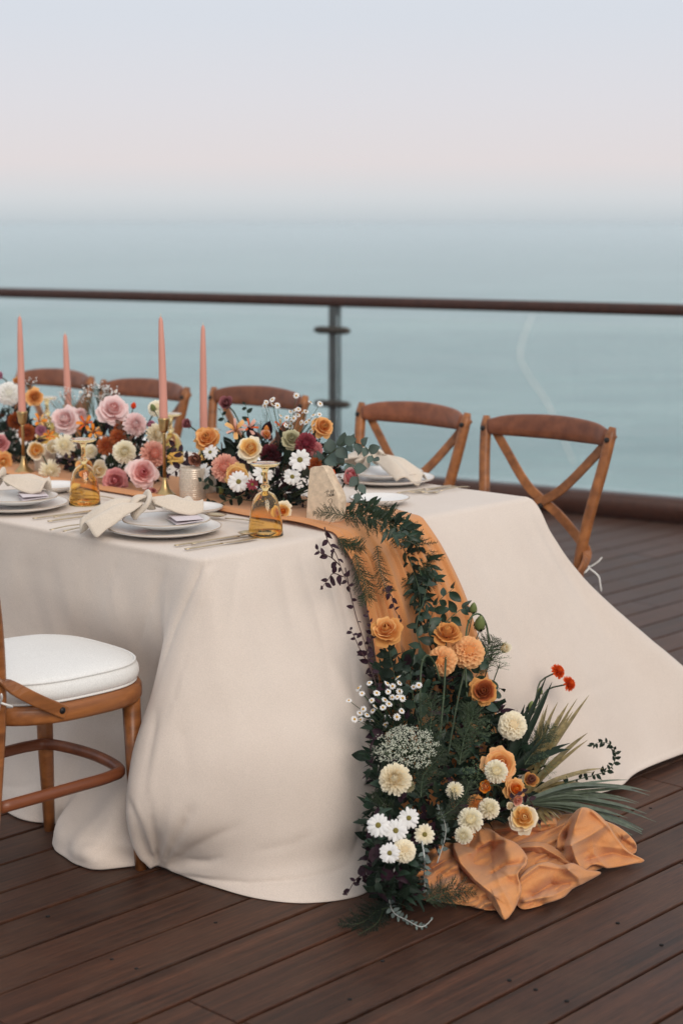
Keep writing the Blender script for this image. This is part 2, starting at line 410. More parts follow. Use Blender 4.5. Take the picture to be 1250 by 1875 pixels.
# ------------------------------------------------------------------ glass railing (its line also ends the deck)
RA = spot(0, 530, 'z', 1.1); RB = spot(1250, 561, 'z', 1.1); RA.z = RB.z = 0
RD = (RB - RA).normalized(); RN = Vector((-RD.y, RD.x, 0))          # RN points out to sea
if RN.y < 0: RN = -RN
d_ = ray(613, 600); RP = EYE + d_ * ((RA - EYE).dot(RN) / d_.dot(RN)); RP0 = (RP - RA).dot(RD)
def at_rail(d, off=0.0, z=0.0): return RA + RD * d + RN * off + Z_ * z
RM = Matrix.Translation(at_rail(RP0)) @ Matrix((RD, RN, Z_)).transposed().to_4x4()
rail = tag(empty('glass_railing', RM), 'glass panel railing with dark wooden handrail and slim grey posts along the deck edge', 'railing')
X0, X1 = -14.0, 9.0
vs, fs = sweep([(X0 + (X1 - X0) * i / 40, 0, 1.08) for i in range(41)], 0.034, 0.031, n=12, up=(0, 0, 1), sq=0.6)
obj('handrail', vs, fs, M['rail_wood'], rail)
vs, fs = box(X0, X1, -0.05, 0.07, 0.005, 0.125, 0.012)
obj('bottom_rail', vs, fs, M['rail_wood'], rail)
SPAN = 2.95
for k in range(-4, 4):
    x = k * SPAN
    if x < X0 or x > X1: continue
    vs, fs = box(x - 0.028, x + 0.028, -0.022, 0.022, 0.125, 1.048)
    p = obj('post', vs, fs, M['steel'], rail, smooth=False)
    for z in (0.92, 0.505):
        mb = MB()
        mb.add(*sweep([(x - 0.115 + 0.23 * i / 8, -0.03, z) for i in range(9)], [0.012] + [0.02] * 7 + [0.012], [0.012] + [0.021] * 7 + [0.012], n=10, up=(0, 0, 1), sq=0.7))
        mb.make('glass_clamp', M['clamp'], p)
    if x + SPAN <= X1:
        vs, fs = box(x + 0.034, x + SPAN - 0.034, -0.036, -0.024, 0.15, 1.0)
        obj('glass_pane', vs, fs, M['pane'], rail, smooth=False)

# ------------------------------------------------------------------ deck boards
m, n, b = nmat('deck_board'); M['deck'] = m
out, vec = noise_col(n, b, (0.015, 0.0052, 0.0025), (0.078, 0.028, 0.0135), scale=1.0, detail=9, stretch=(75, 1.6, 8), lo=0.30, hi=0.70, rnd=0.32)
n1 = node(n, 'ShaderNodeTexNoise', Scale=2.2, Detail=5.0); n.links.new(vec, n1.inputs['Vector'])       # worn, paler patches
tc3 = n.nodes.new('ShaderNodeTexCoord'); n1b = node(n, 'ShaderNodeTexNoise', Scale=3.5, Detail=6.0, Roughness=0.65)
n.links.new(tc3.outputs['Object'], n1b.inputs['Vector'])
rpw = n.nodes.new('ShaderNodeValToRGB'); rpw.color_ramp.elements[0].position = 0.46; rpw.color_ramp.elements[1].position = 0.75
n.links.new(n1b.outputs['Fac'], rpw.inputs[0])
mx = node(n, 'ShaderNodeMix', data_type='RGBA'); n.links.new(rpw.outputs[0], mx.inputs[0]); n.links.new(out, mx.inputs[6])
mx.inputs[7].default_value = (0.075, 0.036, 0.021, 1)
n.links.new(mx.outputs[2], b.inputs['Base Color'])
ng = node(n, 'ShaderNodeTexNoise', Scale=1.0, Detail=4.0, Roughness=0.6); mpg = n.nodes.new('ShaderNodeMapping'); mpg.inputs['Scale'].default_value = (420, 22, 60)
n.links.new(tc3.outputs['Object'], mpg.inputs[0]); n.links.new(mpg.outputs[0], ng.inputs['Vector'])
mrg = node(n, 'ShaderNodeMapRange'); mrg.inputs['From Min'].default_value = .35; mrg.inputs['From Max'].default_value = .68; mrg.inputs['To Min'].default_value = .62; mrg.inputs['To Max'].default_value = 1.25
n.links.new(ng.outputs['Fac'], mrg.inputs['Value']); vsg = node(n, 'ShaderNodeVectorMath', operation='SCALE'); n.links.new(mx.outputs[2], vsg.inputs[0]); n.links.new(mrg.outputs[0], vsg.inputs['Scale'])
n.links.new(vsg.outputs[0], b.inputs['Base Color'])
nf = node(n, 'ShaderNodeTexNoise', Scale=1.0, Detail=10.0, Roughness=0.7)
mpf = n.nodes.new('ShaderNodeMapping'); mpf.inputs['Scale'].default_value = (160, 5, 20)
n.links.new(tc3.outputs['Object'], mpf.inputs[0]); n.links.new(mpf.outputs[0], nf.inputs['Vector'])
bp = node(n, 'ShaderNodeBump', Strength=0.3, Distance=0.0015); n.links.new(nf.outputs['Fac'], bp.inputs['Height']); n.links.new(bp.outputs[0], b.inputs['Normal'])
mr = node(n, 'ShaderNodeMapRange'); mr.inputs['To Min'].default_value = 0.40; mr.inputs['To Max'].default_value = 0.62
n.links.new(n1b.outputs['Fac'], mr.inputs['Value']); n.links.new(mr.outputs[0], b.inputs['Roughness'])
b.inputs['Specular IOR Level'].default_value = 0.26; b.inputs['Sheen Weight'].default_value = 0.03; b.inputs['Sheen Roughness'].default_value = 0.4
M['under'] = plain('deck_joist', (0.002, 0.0016, 0.0014), rough=0.95)
PITCH_B, SEAM0 = 0.1445, 0.0535
def s_at_rail(e):            # where a board at e meets the railing line
    p0 = W(0, e); d = Vector((RA.x - p0.x, RA.y - p0.y, 0)); return d.dot(RN) / S_.dot(RN)
lo_k, hi_k = -58, 17
vs, fs = [], []
c = [W(-2.6, hi_k * PITCH_B + .3, -0.05), W(s_at_rail(hi_k * PITCH_B), hi_k * PITCH_B + .3, -0.05), W(s_at_rail(lo_k * PITCH_B), lo_k * PITCH_B, -0.05), W(-2.6, lo_k * PITCH_B, -0.05)]
vs = c + [p - Z_ * 0.1 for p in c]; fs = [[0, 1, 2, 3], [7, 6, 5, 4], [0, 4, 5, 1], [1, 5, 6, 2], [2, 6, 7, 3], [3, 7, 4, 0]]
deck = tag(obj('deck', vs, fs, M['under'], smooth=False), 'dark brown wooden deck', kind='structure')
rb = random.Random(11)
for k in range(lo_k, hi_k + 1):
    e0 = SEAM0 + k * PITCH_B; end = s_at_rail(e0 + 0.07) + 0.16
    s0 = -2.6; cut = [s0]
    s = s0 + rb.uniform(0.6, 3.8)
    while s < end - 0.5:
        cut.append(s); s += rb.choice((2.4, 3.0, 3.6, 3.6))
    cut.append(end)
    for i in range(len(cut) - 1):
        a, z_ = cut[i] + 0.0015, cut[i + 1] - 0.0015
        vs, fs = box(-0.0676, 0.0676, 0, z_ - a, -0.028, rb.uniform(-0.0012, 0.0006), 0.0022)
        mm = Matrix.Translation(W(a, e0 + PITCH_B / 2)) @ Matrix((E_, S_, Z_)).transposed().to_4x4()
        o = obj('deck_plank', vs, fs, M['deck'], deck, mm, smooth=False)
plug = mesh('screw', *lathe([(0, .0006), (.0045, .0005), (.0052, -.003), (0, -.003)], 12), [M['under']])
pk = [o for o in deck.children]
for px_, py_ in ((932, 1795), (1037, 1833), (980, 1812), (205, 1757), (250, 1774), (395, 1690), (690, 1688), (1130, 1690), (1210, 1730), (640, 1830), (88, 1678), (700, 1760), (1090, 1560), (1190, 1480)):
    q_ = spot(px_, py_, 'z', 0.0)
    for o in pk:
        l_ = o.matrix_basis.inverted() @ q_
        if abs(l_.x) < .062 and 0 < l_.y < max(v.co.y for v in o.data.vertices):
            link('screw', plug, o, Matrix.Translation((l_.x, l_.y, .0006))); break
# ------------------------------------------------------------------ the table under its cloth
TOP = 0.75
tb = tag(empty('banquet_table', TABLE_M), 'long wooden banquet table hidden beneath the cream cloth', 'table')
vs, fs = box(-4.6, -0.012, 0.012, 1.228, TOP - 0.04, TOP - 0.004, 0.01); obj('tabletop', vs, fs, M['table_wood'], tb, smooth=False)
for x in (-0.25, -2.3, -4.4):
    for y in (0.16, 1.08):
        vs, fs = sweep([(x, y, 0), (x, y, TOP - 0.04)], [0.022, 0.032], [0.022, 0.032], n=8, up=(0, 1, 0), sq=0.6); obj('leg', vs, fs, M['table_wood'], tb)

# tablecloth: profiles round the table, each from the top edge down to the hem, in table coordinates (s, e, z)
def prof(edge, *lv): return [edge] + list(lv)
def near(e, *ss):
    zs = (0.60, 0.42, 0.25, 0.12, 0.05, 0.004)
    return dict(edge=(0.0, e), out=(-1, 0), lv=[(s, e, z) for s, z in zip(ss, zs)])
def endp(s, *lv, e=0.0, out=(0, 1)): return dict(edge=(s, e), out=out, lv=list(lv))
ST = [
 near(-4.6, -.012, -.016, -.02, -.022, -.025, -.03), near(-3.9, -.012, -.02, -.028, -.03, -.03, -.035), near(-3.2, -.012, -.016, -.02, -.022, -.025, -.03),
 near(-2.6, -.012, -.02, -.03, -.035, -.04, -.045), near(-2.0, -.012, -.018, -.022, -.03, -.035, -.04), near(-1.45, -.012, -.02, -.03, -.04, -.05, -.055),
 near(-1.0, -.01, -.012, -.03, -.045, -.06, -.065), near(-.74, -.008, .0, -.02, -.05, -.065, -.072), near(-.56, -.004, .02, .01, -.03, -.07, -.082),
 near(-.50, -.002, .035, .02, -.02, -.05, -.05), near(-.455, -.002, .04, .03, -.02, -.055, -.055), near(-.425, -.002, .04, .03, -.03, -.10, -.115), near(-.37, -.002, .04, .03, -.05, -.145, -.16), near(-.30, -.003, .04, .02, -.08, -.165, -.18),
 near(-.235, -.004, .035, .0, -.11, -.19, -.19), near(-.175, -.006, .03, .0, -.10, -.175, -.172), near(-.135, -.008, .025, .01, -.03, -.09, -.10),
 dict(edge=(0, -.10), out=(-1, 0), lv=[(-.018, -.115, .60), (.0, -.12, .42), (-.02, -.12, .26), (-.035, -.12, .14), (-.055, -.115, .06), (-.06, -.11, .004)]),
 dict(edge=(0, -.06), out=(-1, 0), lv=[(-.03, -.085, .60), (-.06, -.11, .42), (-.11, -.115, .27), (-.125, -.115, .16), (-.11, -.11, .06), (-.085, -.095, .004)]),
 dict(edge=(0, -.02), out=(-1, .1), lv=[(-.045, -.045, .60), (-.105, -.05, .43), (-.165, -.055, .29), (-.182, -.055, .19), (-.15, -.065, .085), (-.098, -.08, .012)]),
 dict(edge=(.008, .0), out=(-.7, .7), lv=[(-.045, -.01, .60), (-.115, .0, .43), (-.168, .0, .29), (-.182, -.005, .19), (-.135, -.04, .085), (-.085, -.075, .014)]),
 dict(edge=(.03, .004), out=(-.3, .9), lv=[(-.015, .05, .60), (-.065, .085, .43), (-.105, .10, .28), (-.115, .085, .16), (-.09, .0, .06), (-.068, -.055, .006)]),
 endp(.08, (.055, .075, .60), (.02, .14, .43), (-.015, .18, .28), (-.03, .175, .15), (-.045, .125, .05), (-.06, .075, .002)),
 endp(.17, (.155, .08, .60), (.13, .175, .43), (.095, .245, .28), (.065, .258, .15), (.025, .235, .055), (-.035, .225, .002)),
 endp(.25, (.25, .08, .60), (.235, .19, .43), (.20, .285, .28), (.165, .305, .15), (.115, .295, .06), (.03, .325, .002)),
 endp(.33, (.34, .085, .60), (.335, .175, .43), (.32, .255, .28), (.295, .30, .15), (.24, .318, .06), (.16, .372, .002)),
 endp(.40, (.415, .075, .60), (.42, .125, .45), (.42, .155, .3), (.41, .19, .15), (.38, .21, .06), (.32, .28, .002)),
 endp(.47, (.485, .07, .60), (.495, .105, .45), (.50, .13, .3), (.50, .15, .15), (.50, .165, .06), (.50, .19, .002)),
 endp(.62, (.625, .095, .60), (.63, .14, .45), (.64, .17, .3), (.65, .20, .15), (.66, .22, .06), (.66, .245, .002)),
 endp(.78, (.785, .105, .60), (.79, .17, .45), (.80, .21, .3), (.82, .25, .15), (.84, .285, .06), (.85, .31, .004)),
 endp(.95, (.955, .10, .60), (.96, .18, .44), (.97, .25, .28), (.98, .30, .15), (.99, .335, .07), (1.0, .355, .015)),
 endp(1.08, (1.085, .10, .60), (1.095, .185, .43), (1.105, .265, .27), (1.115, .325, .14), (1.12, .365, .07), (1.13, .388, .02)),
 endp(1.17, (1.185, .09, .61), (1.205, .17, .45), (1.225, .25, .29), (1.245, .31, .15), (1.255, .345, .07), (1.265, .368, .03)),
 endp(1.215, (1.24, .075, .625), (1.285, .145, .48), (1.345, .22, .33), (1.41, .285, .19), (1.46, .33, .09), (1.50, .36, .025)),
 endp(1.235, (1.255, .055, .66), (1.325, .125, .525), (1.44, .20, .395), (1.60, .275, .25), (1.76, .33, .11), (1.90, .345, .004), out=(.5, .9)),
 endp(1.24, (1.275, .015, .645), (1.36, .05, .49), (1.48, .09, .345), (1.62, .13, .20), (1.76, .15, .08), (1.86, .16, .004), e=-.03, out=(1, .3)),
 endp(1.24, (1.262, -.11, .60), (1.285, -.10, .42), (1.32, -.08, .26), (1.36, -.07, .13), (1.38, -.06, .05), (1.40, -.06, .004), e=-.12, out=(1, 0)),
 endp(1.24, (1.25, -.4, .60), (1.253, -.4, .42), (1.257, -.4, .25), (1.26, -.4, .12), (1.26, -.4, .05), (1.262, -.4, .004), e=-.4, out=(1, 0)),
 endp(1.24, (1.25, -1.6, .60), (1.258, -1.6, .42), (1.262, -1.6, .25), (1.27, -1.6, .12), (1.27, -1.6, .05), (1.27, -1.6, .004), e=-1.6, out=(1, 0)),
 endp(1.24, (1.25, -4.6, .60), (1.258, -4.6, .42), (1.262, -4.6, .25), (1.27, -4.6, .12), (1.27, -4.6, .05), (1.27, -4.6, .004), e=-4.6, out=(1, 0)),
]
def station(d):
    (s, e), (os_, oe) = d['edge'], d['out']; L = math.hypot(os_, oe); os_, oe = os_ / L, oe / L
    l0 = np.array(d['lv'][0]); ed = np.array([s, e, TOP]); q3 = ed + (l0 - ed) * .13
    rows = [(s - os_ * .012, e - oe * .012, TOP + .0005), (s + os_ * .001, e + oe * .001, TOP - .0045), (q3[0] + os_ * .002, q3[1] + oe * .002, q3[2])]
    return np.array(rows + d['lv'])
P = np.array([station(d) for d in ST])                      # stations x levels x 3
def resample(arr, par, q):
    """cubic Hermite with finite differences, along axis 0"""
    d = np.diff(arr, axis=0) / np.diff(par)[:, None, None]
    tg = np.empty_like(arr); tg[0], tg[-1] = d[0], d[-1]
    h = np.diff(par)[:, None, None]
    tg[1:-1] = (d[:-1] * h[1:] + d[1:] * h[:-1]) / (h[1:] + h[:-1])
    i = np.clip(np.searchsorted(par, q, side='right') - 1, 0, len(par) - 2)
    hh = (par[i + 1] - par[i]); t = ((q - par[i]) / hh)[:, None, None]; hh = hh[:, None, None]
    return (2 * t**3 - 3 * t**2 + 1) * arr[i] + (t**3 - 2 * t**2 + t) * hh * tg[i] + (-2 * t**3 + 3 * t**2) * arr[i + 1] + (t**3 - t**2) * hh * tg[i + 1]
mid = P[:, [2, 4, 6]].mean(1); par = np.concatenate([[0], np.cumsum(np.maximum(np.linalg.norm(np.diff(mid, axis=0), axis=1), .02))])
qs = [0.0]
while qs[-1] < par[-1]:
    j = np.searchsorted(par, qs[-1], side='right') - 1; st = min(j, len(ST) - 2)
    e_here = P[st, 2, 1]; qs.append(qs[-1] + (0.006 if 9 <= st <= 31 else 0.012 if 6 <= st <= 37 else 0.05))
qs[-1] = par[-1]; qs = np.array(qs)
G = resample(P, par, qs)                                    # fine stations x levels
lp = np.concatenate([[0], np.cumsum(np.linalg.norm(np.diff(P[20], axis=0), axis=1))])
ql = np.concatenate([np.linspace(0, lp[2], 7)[:-1], np.linspace(lp[2], lp[-1], 120)])
G = resample(np.swapaxes(G, 0, 1), lp, ql); G = np.swapaxes(G, 0, 1)   # u x v x 3 in (s, e, z)
nu, nv = G.shape[:2]
Gd = G.copy()
dU = np.gradient(G, axis=0); dV = np.gradient(G, axis=1); N = np.cross(dU, dV); N /= np.linalg.norm(N, axis=2, keepdims=True) + 1e-9
flip = np.sign((N[:, nv // 3, 0] * 0 + 1)); 
cen = np.array([0.62, -2.0, 0.4]); sgn = np.sign((N * (G - cen)).sum(2).mean()); N *= sgn
# creases and drag folds, drawn where they run over the cloth: (line, depth, width)
CR = [([(374, 1026), (352, 1075), (318, 1150), (297, 1215), (283, 1262), (266, 1320)], -.0075, 5.5), ([(392, 1034), (372, 1085), (340, 1165), (316, 1240)], .0035, 12),
      ([(302, 1040), (284, 1090), (263, 1150), (248, 1205)], -.0045, 8), ([(215, 1030), (196, 1080), (180, 1120)], -.003, 10), ([(150, 1015), (133, 1060)], -.002, 10),
      ([(284, 1300), (270, 1390), (259, 1475), (268, 1540)], -.006, 6), ([(296, 1587), (318, 1545), (340, 1500), (357, 1468)], -.018, 5.5), ([(300, 1592), (340, 1582), (380, 1579), (412, 1569)], -.014, 5),
      ([(303, 1588), (350, 1555), (400, 1530), (447, 1510)], -.009, 9), ([(300, 1590), (310, 1560), (322, 1520)], .009, 6), ([(286, 1588), (276, 1545), (262, 1500), (248, 1462)], .010, 5), ([(290, 1590), (292, 1540), (296, 1490), (304, 1440)], -.008, 6), ([(288, 1586), (284, 1540), (276, 1495), (268, 1440)], -.009, 4), ([(302, 1594), (345, 1600), (400, 1604)], .008, 4), ([(310, 1597), (383, 1612), (460, 1617), (545, 1611), (610, 1597), (648, 1577)], -.016, 4.5),
      ([(345, 1613), (390, 1627), (425, 1643)], -.004, 3.5), ([(238, 1462), (250, 1500), (262, 1545), (274, 1582)], -.006, 5), ([(120, 1552), (170, 1538), (232, 1530)], -.004, 9), ([(140, 1590), (185, 1560), (240, 1512)], -.004, 6), ([(0, 1440), (50, 1440), (100, 1425)], -.004, 8),
      ([(640, 1200), (655, 1290), (668, 1390), (690, 1470)], -.004, 9), ([(620, 1060), (638, 1150), (652, 1240)], -.0035, 8), ([(668, 1500), (655, 1545), (640, 1575)], -.006, 6), ([(545, 1005), (575, 1100), (600, 1215), (612, 1300)], -.0045, 11), ([(510, 1010), (530, 1110), (545, 1230)], -.003, 13), ([(585, 1000), (612, 1090), (632, 1190)], -.0045, 9), ([(440, 1020), (425, 1120), (405, 1230)], -.003, 14), ([(470, 1560), (540, 1545), (610, 1510)], -.003, 9), ([(330, 1330), (345, 1400), (350, 1450)], -.003, 12),
      ([(1040, 1275), (1100, 1255), (1170, 1225)], -.0018, 8), ([(1010, 1340), (1080, 1300), (1150, 1290)], -.002, 14), ([(1090, 1450), (1150, 1425), (1240, 1385)], -.003, 5), ([(1000, 960), (1060, 1060), (1140, 1150)], -.002, 18)]
def project(s, e, z):
    d = W(s, e, z) - EYE; k = FPX / d.dot(FW); return 625 + k * d.dot(RT), 937.5 - k * d.dot(UP)
def crease(x, y):
    a = 0.0
    for ln, am, wd in CR:
        best, bt = 1e9, 0
        if not (ln[0][0] - 260 < x < ln[0][0] + 400): continue
        for k in range(len(ln) - 1):
            (x0, y0), (x1, y1) = ln[k], ln[k + 1]; dx, dy = x1 - x0, y1 - y0
            t = max(0, min(1, ((x - x0) * dx + (y - y0) * dy) / (dx * dx + dy * dy))); d = math.hypot(x - x0 - t * dx, y - y0 - t * dy)
            if d < best: best, bt = d, (k + t) / (len(ln) - 1)
        if best < wd * 5: a += am * math.exp(-(best / wd) ** 1.25) * (1 - bt ** 2.2) * min(1, .35 + bt * 6)
    return a
pinch = np.array([-.085, -.085, .01])
for i in range(nu):
    for j in range(nv):
        s, e, z = G[i, j]
        fade = min(1.0, max(0.0, (TOP - .01 - z) / .10)); low = min(1.0, z / .05)
        u = qs[i]
        a = 0.0
        # soft hanging buckles, long in z
        a += .005 * noise.noise(Vector((u * 5.0, z * .8, 2.0))) * fade
        a += .0035 * noise.noise(Vector((u * 16.0 + z * 3, z * .9, 7.0))) * fade
        a += .0007 * noise.noise(Vector((s * 30, e * 30, z * 14))) * fade
        d = math.sqrt((s - pinch[0])**2 + (e - pinch[1])**2 + (z - pinch[2])**2)
        if d < .6:
            phi = math.atan2(z - pinch[2] + .02, (e - pinch[1]) + (s - pinch[0]) * .3)
            a += .013 * math.exp(-d / .17) * math.sin(9 * phi + 1.2 * noise.noise(Vector((d * 8, 1, 1)))) * min(1, d / .05)
        # slanting drag lines on the near side, pulled from the corner
        if e < .02 and s < .06: a += .007 * noise.noise(Vector((e * 9 - z * 4.5, z * .8, 11.0))) * fade
        # drag lines that run to the far corner on the flared end
        if s > .8 and e > .02: a += .006 * noise.noise(Vector(((s - 1.2) * 6 + z * 5, e * 2, 21.0))) * fade
        if e > -.9 and s < 2 and z < TOP - .004 and (N[i, j, 0] * .42 - N[i, j, 1] * .9 < .25 or True) and not (s > .9 and e < .0):
            a += crease(*project(s, e, z)) * min(1, (TOP - z) / .03)
        hd_ = ql[-1] - ql[j]
        if hd_ < .024: a += .0016
        Gd[i, j] = G[i, j] + N[i, j] * a * (low if z < .05 else 1)
        Gd[i, j, 2] = max(Gd[i, j, 2], .003)
verts = [(p[1], p[0], p[2]) for p in Gd.reshape(-1, 3)]       # local x = e, y = s
faces = []
for i in range(nu - 1):
    for j in range(nv - 1):
        a = i * nv + j; faces.append([a, a + 1, a + nv + 1, a + nv])
top = [i * nv for i in range(nu)]
faces.append(top)
cl = obj('tablecloth', verts, faces, M['linen'], None, TABLE_M)
tag(cl, 'cream linen tablecloth draped to the deck and flaring wide at the table end', 'tablecloth')
sm = cl.modifiers.new('hem', 'SOLIDIFY'); sm.thickness = 0.0016; sm.offset = -1
bm = bmesh.new(); bm.from_mesh(cl.data); bmesh.ops.recalc_face_normals(bm, faces=bm.faces); bm.to_mesh(cl.data); bm.free()
# ------------------------------------------------------------------ orange runner: along the table, over the end, onto the deck
RT_ = [  # near border, far border, each (s, e, z)
 ((.475, -4.5, .7545), (.80, -4.5, .7545)), ((.47, -2.5, .7545), (.80, -2.5, .7545)), ((.468, -1.0, .7545), (.79, -1.0, .7545)), ((.452, -.35, .7545), (.775, -.35, .7545)),
 ((.436, -.03, .755), (.762, -.03, .755)), ((.432, .008, .750), (.760, .008, .750)), ((.43, .026, .732), (.760, .028, .732)),
 ((.43, .098, .60), (.765, .125, .60)), ((.425, .143, .45), (.775, .188, .45)), ((.415, .176, .30), (.785, .228, .30)), ((.405, .205, .15), (.80, .27, .15)),
 ((.40, .24, .05), (.82, .32, .05)), ((.41, .28, .014), (.83, .36, .014)), ((.44, .34, .010), (.80, .41, .010))]
L = np.array([a for a, b in RT_]); R = np.array([b for a, b in RT_])
tp = np.concatenate([[0], np.cumsum(np.linalg.norm(np.diff((L + R) / 2, axis=0), axis=1))])
qt = np.concatenate([np.linspace(0, tp[3], 60)[:-1], np.linspace(tp[3], tp[-1], 110)])
LR = resample(np.stack([L, R], 1), tp, qt)
nw = 150
def pleat(w, t, hang):
    fan = (t - tp[4]) / (tp[-1] - tp[4])
    cs = [-.02, .045, .085, .14, .20, .31, .44 + .03 * fan, .515 + .035 * fan, .575 + .04 * fan, .64 + .03 * fan, .70 + .03 * fan, .80, .92, 1.03]
    am = [.012, .018, .014, .016, .011, .012, .013, .016, .014, .013, .012, .010, .010]
    w = w + .012 * noise.noise(Vector((t * 3.0, w * 5, 6)))
    for k in range(len(am)):
        if cs[k] <= w < cs[k + 1]:
            u = (w - cs[k]) / (cs[k + 1] - cs[k])
            return hang * am[k] * (u / .14 if u < .14 else (1 - ((u - .14) / .86)) ** 1.15 * (1 + .3 * math.sin(u * 6)))
    return 0.0
vs = []
for k, t in enumerate(qt):
    l, r = LR[k]
    hang = min(1, max(0, (t - tp[4]) / .12))
    for i in range(nw):
        w = i / (nw - 1); p = l * (1 - w) + r * w
        out = .004 + pleat(w, t, hang) + .004 * noise.noise(Vector((w * 9, t * 3, 4))) * hang
        flat = .0015 + .006 * math.exp(-((w - .04) / .025) ** 2) + .005 * math.exp(-((w - .12) / .03) ** 2) + .002 * noise.noise(Vector((w * 6, t * 4, 1)))
        vs.append((p[1] + out * (hang if p[2] > .02 else .3), p[0] + .004 * noise.noise(Vector((t * 6, w * 2, 9))), p[2] + flat * (1 - hang) + (.003 * hang if p[2] < .1 else 0)))
fs = [[k * nw + i, k * nw + i + 1, (k + 1) * nw + i + 1, (k + 1) * nw + i] for k in range(len(qt) - 1) for i in range(nw - 1)]
run = tag(empty('table_runner', TABLE_M), 'burnt orange chiffon runner spilling down the table end and pooling on the deck', 'table runner')
ro = obj('hanging_length', vs, fs, M['runner'], run)
ro.modifiers.new('thickness', 'SOLIDIFY').thickness = 0.0012

#PUDDLE0
# the pooled end: overlapping folds of fabric, each laid over the one before
def fold_patch(mb, outline, pts, seed, wrk=.006, roll=.0035, wx=1.0, nr=34, na=130, cr=()):
    ol = [(x, y, z) for x, y, z in outline]; allp = np.array(ol + list(pts), float)
    X = allp[:, :2] / 100; Zv = allp[:, 2]
    D = np.linalg.norm(X[:, None] - X[None], axis=2); n_ = len(X)
    A = np.zeros((n_ + 3, n_ + 3)); D = D + 1e-9; A[:n_, :n_] = D ** 2 * np.log(D); A[:n_, n_] = 1; A[:n_, n_ + 1:] = X; A[n_, :n_] = 1; A[n_ + 1:, :n_] = X.T
    A[:n_, :n_] += np.eye(n_) * .002
    sol = np.linalg.solve(A, np.concatenate([Zv, [0, 0, 0]]))
    def hz(x, y):
        d = np.hypot(X[:, 0] - x / 100, X[:, 1] - y / 100) + 1e-9; d = d ** 2 * np.log(d)
        return float(d @ sol[:n_] + sol[n_] + sol[n_ + 1] * x / 100 + sol[n_ + 2] * y / 100)
    ring = catmull([(x, y, 0) for x, y, z in ol + ol[:1]], na + 1)[:-1]; c = sum(ring, Vector()) / na
    rg = random.Random(seed * 17); cr = list(cr)
    for k in range(9):
        a_ = ring[rg.randrange(na)]; b_ = a_.lerp(c, rg.uniform(.5, 1.2)); m_ = a_.lerp(b_, .5) + Vector((rg.uniform(-12, 12), rg.uniform(-8, 8), 0))
        cr.append(([(a_.x, a_.y), (m_.x, m_.y), (b_.x, b_.y)], rg.choice((-.006, -.004, .005, .007)), rg.uniform(4, 8)))
    vs = []
    for j in range(nr):
        q = j / (nr - 1)
        for i in range(na):
            p = c + (ring[i] - c) * q
            z = hz(p.x, p.y); w = noise.noise(Vector(((p.x * .5 + p.y) / 30 * wx + seed * 9, (p.y - p.x) / 95, seed)))
            w2 = noise.noise(Vector(((p.x + p.y * 1.6) / 34 * wx, (p.y - p.x * .2) / 90, seed + 4)))
            z += wrk * ((1 - 2.2 * math.sqrt(w * w + .004)) * .55 + .6 * w2) + wrk * .05 * noise.noise(Vector((p.x / 9, p.y / 7, seed)))
            for ln, am, wd in cr:
                best = 1e9; bt = 0
                for k in range(len(ln) - 1):
                    (x0, y0), (x1, y1) = ln[k], ln[k + 1]; dx, dy = x1 - x0, y1 - y0
                    tt = max(0, min(1, ((p.x - x0) * dx + (p.y - y0) * dy) / (dx * dx + dy * dy))); dd = math.hypot(p.x - x0 - tt * dx, p.y - y0 - tt * dy)
                    if dd < best:
                        best = dd; bt = (k + tt) / (len(ln) - 1); sg = (p.x - x0) * dy - (p.y - y0) * dx
                z += am * math.exp(-(math.sqrt(best * best + 5) - 2.2) / (wd * (1.15 if sg > 0 else .6))) * (1 - .6 * bt)
            if q > .9: z -= roll * ((q - .9) / .1) ** 2
            vs.append(spot(p.x, p.y, 'z', max(.004 + .001 * seed * .3, z)))
    fs = [[j * na + i, j * na + (i + 1) % na, (j + 1) * na + (i + 1) % na, (j + 1) * na + i] for j in range(nr - 1) for i in range(na)]
    inv = TABLE_M.inverted(); mb.add([inv @ v for v in vs], fs)
mb = MB()
fold_patch(mb, [(748, 1600, .02), (770, 1556, .05), (820, 1530, .06), (880, 1500, .07), (950, 1490, .07), (1020, 1492, .07), (1075, 1490, .06), (1130, 1520, .03), (1150, 1560, .01), (1100, 1590, .008), (1050, 1615, .008), (1000, 1640, .008), (930, 1660, .006), (870, 1660, .006), (800, 1650, .006), (755, 1640, .006)],
           [(820, 1600, .035), (900, 1590, .03), (1000, 1590, .03), (1080, 1560, .03), (800, 1570, .05)], 1, .012, wx=1.6)
fold_patch(mb, [(742, 1602, .012), (750, 1575, .045), (768, 1552, .065), (790, 1545, .075), (815, 1550, .07), (835, 1566, .055), (842, 1600, .04), (838, 1635, .02), (800, 1650, .01), (762, 1642, .006)],
           [(775, 1580, .04), (795, 1565, .075), (800, 1600, .035), (780, 1612, .05), (815, 1618, .045), (768, 1622, .03)], 2, .020, wx=1.8)
fold_patch(mb, [(832, 1645, .01), (842, 1622, .035), (870, 1618, .045), (905, 1640, .03), (915, 1662, .012), (900, 1666, .006), (868, 1662, .006)], [(868, 1638, .03)], 3, .008)
fold_patch(mb, [(896, 1512, .06), (918, 1492, .085), (960, 1498, .085), (1006, 1495, .08), (1020, 1506, .07), (1012, 1532, .045), (985, 1546, .035), (930, 1548, .04), (905, 1540, .05)], [(950, 1520, .07), (985, 1518, .065), (960, 1537, .04)], 4, .006, cr=(([(905, 1520), (960, 1512), (1016, 1508)], .014, 5), ([(910, 1535), (960, 1532), (1010, 1524)], -.016, 5)))
